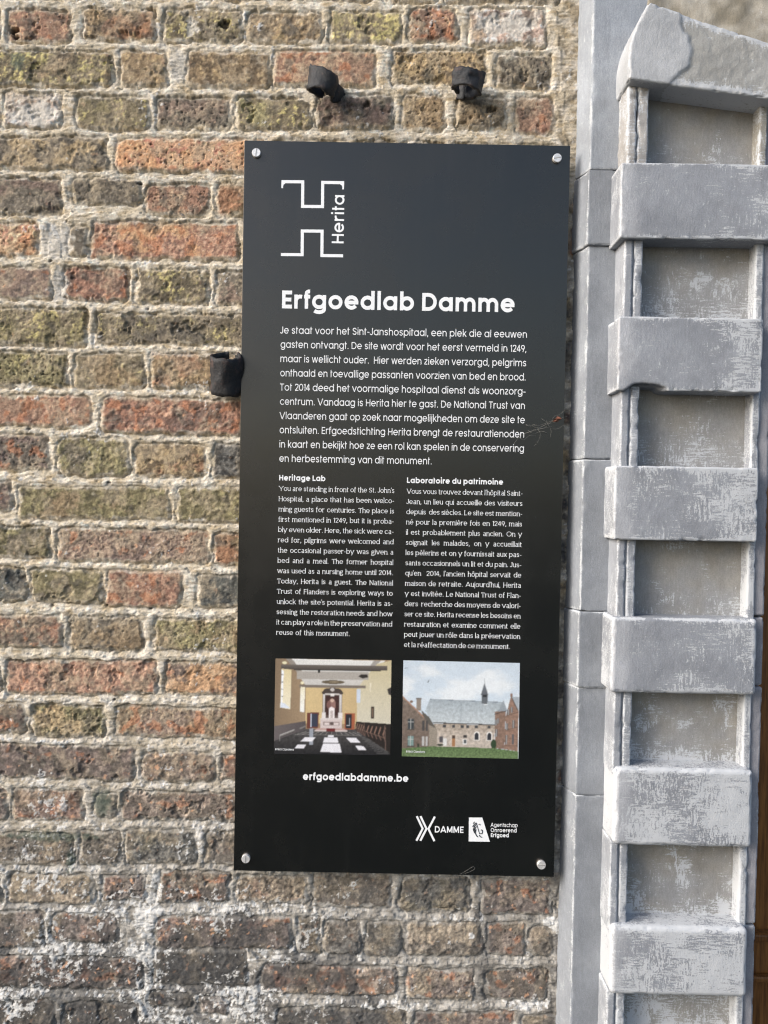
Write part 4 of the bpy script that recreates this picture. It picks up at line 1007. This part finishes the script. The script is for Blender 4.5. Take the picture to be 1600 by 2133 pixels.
    for nm, ft, tx, y, x1 in (('agency_name', Font(.095), 'Agentschap', 1722.0, 1078.0), ('agency_name', Font(.125), 'Onroerend', 1732.9, 1076.2), ('agency_name', Font(.155), 'Erfgoed', 1743.4, 1059.8)):
        text_block(nm, t, ft, [(tx, 1022.3, y, x1)], 11.9)
    a = interior().build('printed_picture', t, [(574, 1371.5), (815.5, 1375), (813, 1573), (570.5, 1570)], 'printed picture of a chapel interior with altar')
    b = exterior().build('printed_picture', t, [(840.3, 1375.3), (1083, 1381), (1080, 1580.5), (837, 1575.3)], 'printed picture of a slate roofed brick building and lawn')
    text_block('picture_credit', a, Font(.1), [('© Nick Claeskens', 573.5, 1562.4, 612.3)], 6.4, lift=.0007)
    text_block('picture_credit', b, Font(.1), [('© Nick Claeskens', 846.2, 1567.2, 885.4)], 6.4, lift=.0007)
    for i, (px, py) in enumerate(((534, 318), (1161, 329), (512, 1789), (1128, 1802))):
        X, Z = W(px, py, PY0 - .004); bm = bmesh.new(); r = .0073
        def ring(rr, y): return [bm.verts.new((X + rr * math.cos(a_), y, Z + rr * math.sin(a_))) for a_ in np.linspace(0, 2 * math.pi, 28, endpoint=False)]
        R_ = [ring(r, PY0 + .0002), ring(r, PY0 - .0045), ring(r * .93, PY0 - .0053)]
        for a_, b_ in zip(R_[:-1], R_[1:]):
            for k in range(28): bm.faces.new((a_[k], a_[(k + 1) % 28], b_[(k + 1) % 28], b_[k]))
        bm.faces.new(R_[-1]); bmesh.ops.recalc_face_normals(bm, faces=bm.faces)
        sc = mesh_bm('screw', bm, STEEL, t, False)
        sc['label'] = ('steel screw head at the upper left', 'steel screw head at the upper right', 'dull steel screw head at the lower left', 'steel screw head at the lower right')[i]
        bm = bmesh.new(); bm_box(bm, X - .0006, X + .0006, PY0 - .0056, PY0 - .0050, Z - r * .85, Z + r * .85, bev=0)
        an = (.1, 1.4, .05, 1.5)[i]; bmesh.ops.rotate(bm, verts=bm.verts, cent=(X, PY0, Z), matrix=Matrix.Rotation(an, 3, 'Y'))
        mesh_bm('slot', bm, mat_plain('slot_shade', (.30, .29, .28), .6), sc, False)
make_panel()

# ------------------------------------------------------------------ iron bits in the wall
def sweep(path, widths, thick, nz, up=(0, 0, 1), seed=0):
    """a forged strap: rectangular section swept along a path lying about level, height along `up`"""
    P = [Vector(p) for p in path]; U = Vector(up).normalized(); bm = bmesh.new(); rings = []
    rg = random.Random(seed)
    for i, p in enumerate(P):
        t = (P[min(i + 1, len(P) - 1)] - P[max(i - 1, 0)]).normalized(); n = t.cross(U).normalized(); wd = widths[i] if hasattr(widths, '__len__') else widths
        ring = []
        nn = 8
        for k in range(nn + 1): ring.append(p + n * thick / 2 + U * wd * (k / nn - .5) + n * rg.uniform(-.0006, .0006) + (U * rg.uniform(-.0012, .0012) if k in (0, nn) else Vector()))
        for k in range(nn, -1, -1): ring.append(p - n * thick / 2 + U * wd * (k / nn - .5) + n * rg.uniform(-.0005, .0005))
        rings.append([bm.verts.new(v) for v in ring])
    m = len(rings[0])
    for a, b in zip(rings[:-1], rings[1:]):
        for k in range(m): bm.faces.new((a[k], a[(k + 1) % m], b[(k + 1) % m], b[k]))
    bm.faces.new(rings[0]); bm.faces.new(rings[-1][::-1]); bmesh.ops.recalc_face_normals(bm, faces=bm.faces)
    co = np.array([v.co for v in bm.verts]); big = np.stack([fbm3(co, 38, 2, seed * 7 + k) for k in range(3)], -1) * (.45 if seed in (3, 4) else 1); sm = np.stack([fbm3(co, 150, 2, seed * 5 + k) for k in range(3)], -1)
    for v, a, b in zip(bm.verts, big, sm): v.co += Vector(a) * .0075 + Vector(b) * .0022
    return bm
def tube_bm(path, rad, seg=6):
    bm = bmesh.new(); P = [Vector(p) for p in path]; rings = []
    for i, p in enumerate(P):
        t = (P[min(i + 1, len(P) - 1)] - P[max(i - 1, 0)]).normalized(); a = t.orthogonal().normalized(); b = t.cross(a)
        r = rad[i] if hasattr(rad, '__len__') else rad
        rings.append([bm.verts.new(p + (a * math.cos(q) + b * math.sin(q)) * r) for q in np.linspace(0, 2 * math.pi, seg, endpoint=False)])
    for a, b in zip(rings[:-1], rings[1:]):
        for k in range(seg): bm.faces.new((a[k], a[(k + 1) % seg], b[(k + 1) % seg], b[k]))
    bm.faces.new(rings[0]); bm.faces.new(rings[-1][::-1]); bmesh.ops.recalc_face_normals(bm, faces=bm.faces)
    return bm
def hinge_eye(px, py, rad, hgt, ydep, tail, label, up, seed, taper=0., flat=1.0):
    X, Z = W(px, py, ydep); t = thing('iron_hinge_eye', (X, ydep, Z), label, 'iron hinge eye', 'old iron hinge eyes left in the wall')
    c = Vector((X, ydep, Z)); U = Vector(up).normalized()
    e1 = (Vector((1, 0, 0)) - U * U.x).normalized(); e2 = U.cross(e1); n = 34; a0 = math.atan2(tail[1] - ydep, tail[0] - X); pts = []; wd = []
    for i in range(n):
        a = a0 + .45 + (2 * math.pi - .75) * i / (n - 1); pts.append(c + e1 * math.cos(a) * rad + e2 * math.sin(a) * rad); wd.append(hgt)
    o = mesh_bm('eye', sweep(pts, wd, .0042, 8, U, seed), IRON, t, True)
    tp = [pts[-1] + Vector((0, .001, 0))]; 
    for k in range(1, 6): f = k / 5; tp.append(pts[-1].lerp(Vector(tail), f))
    o2 = mesh_bm('shank', sweep(tp, [hgt * .95, hgt * .85, hgt * .7, hgt * .6, hgt * .5, hgt * .4], .007, 8, U, seed + 1), IRON, t, True)
    return t
def make_iron():
    x, z = W(720, 197, -.0); hinge_eye(672, 174, .0215, .033, -.040, (x, .012, z - .004), 'black iron hinge eye above the panel, the left of the pair', (.22, -.06, 1), 1)
    x, z = W(938, 192, -.0); hinge_eye(976, 172, .0220, .034, -.042, (x, .012, z - .004), 'black iron hinge eye above the panel, the right of the pair', (.16, -.04, 1), 2)
    x, z = W(505, 812, -.0); hinge_eye(472, 780, .0240, .064, -.034, (x, .014, z - .012), 'black open iron ring standing at the left edge of the panel', (.07, -.46, 1), 3)
make_iron()

# ------------------------------------------------------------------ leaf, cobweb, straw
def make_bits():
    LEAF = mat_plain('dry_orange_leaf', (.13, .045, .025), .8, var=.4, scale=200)
    X, Z = W(1160, 873, -.036); bm = bmesh.new()
    pts = [(-.0072, -.0045), (-.0045, .0002), (-.001, .0022), (.001, .0048), (.0048, .0034), (.0074, .0002), (.0042, -.0016), (.0022, -.0042), (-.0025, -.0038)]
    top = [bm.verts.new((X + a, -.037 - .004 * math.sin(i * 1.7), Z + b)) for i, (a, b) in enumerate(pts)]; ctr = bm.verts.new((X, -.0405, Z + .0002)); ct2 = bm.verts.new((X, -.0392, Z + .0002))
    bot = [bm.verts.new((v.co.x, v.co.y + .0009, v.co.z)) for v in top]; n = len(top)
    for k in range(n): bm.faces.new((top[k], top[(k + 1) % n], ctr)); bm.faces.new((bot[(k + 1) % n], bot[k], ct2)); bm.faces.new((top[k], bot[k], bot[(k + 1) % n], top[(k + 1) % n]))
    tag(mesh_bm('dry_leaf', bm, LEAF, None, False), 'curled orange scrap of dry leaf at the right edge of the panel', 'leaf')
    SILK = mat_plain('dusty_silk', (.26, .25, .23), .9, var=.2); rg = random.Random(3); bm = bmesh.new()
    base = [((1092, 903), (1120, 893), (1138, 884), (1158, 880)), ((1096, 886), (1122, 886), (1140, 880), (1164, 872)), ((1070, 925), (1085, 908), (1112, 897), (1150, 888)), ((1128, 872), (1140, 882), (1148, 895), (1146, 912)), ((1110, 888), (1132, 892), (1150, 878), (1178, 868)), ((1096, 884), (1104, 889), (1112, 884), (1122, 888)), ((1120, 893), (1126, 905), (1122, 918), (1112, 930)), ((1138, 876), (1146, 890), (1162, 893), (1176, 884)), ((1100, 897), (1112, 903), (1128, 898), (1142, 903)), ((1150, 874), (1156, 866), (1168, 862), (1180, 850)), ((1082, 912), (1092, 916), (1102, 908), (1116, 906))]
    for k, pl in enumerate(base):
        sp = spline(pl, 5); path = [(*W(a, b, -.036)[:1], -.0345 - .002 * math.sin(i * .6) * (i > 0), W(a, b, -.036)[1] + rg.uniform(-.0005, .0005)) for i, (a, b) in enumerate(sp)]
        b2 = tube_bm(path, .00013 + .00005 * (k == 0), 5); me = bpy.data.meshes.new('x'); b2.to_mesh(me); b2.free(); bm.from_mesh(me); bpy.data.meshes.remove(me)
    tag(mesh_bm('cobweb', bm, SILK, None, True), 'dusty cobweb threads across the right edge of the panel', 'cobweb')
    sp = spline([(958, 1821), (972, 1813), (985, 1805), (989, 1809), (980, 1815), (968, 1819)], 5)
    b2 = tube_bm([(W(a, b, PY0)[0], PY0 - .0007, W(a, b, PY0)[1]) for a, b in sp], .00014, 5)
    tag(mesh_bm('hair', b2, SILK, None, True), 'pale looped hair stuck to the foot of the panel', 'hair')
make_bits()
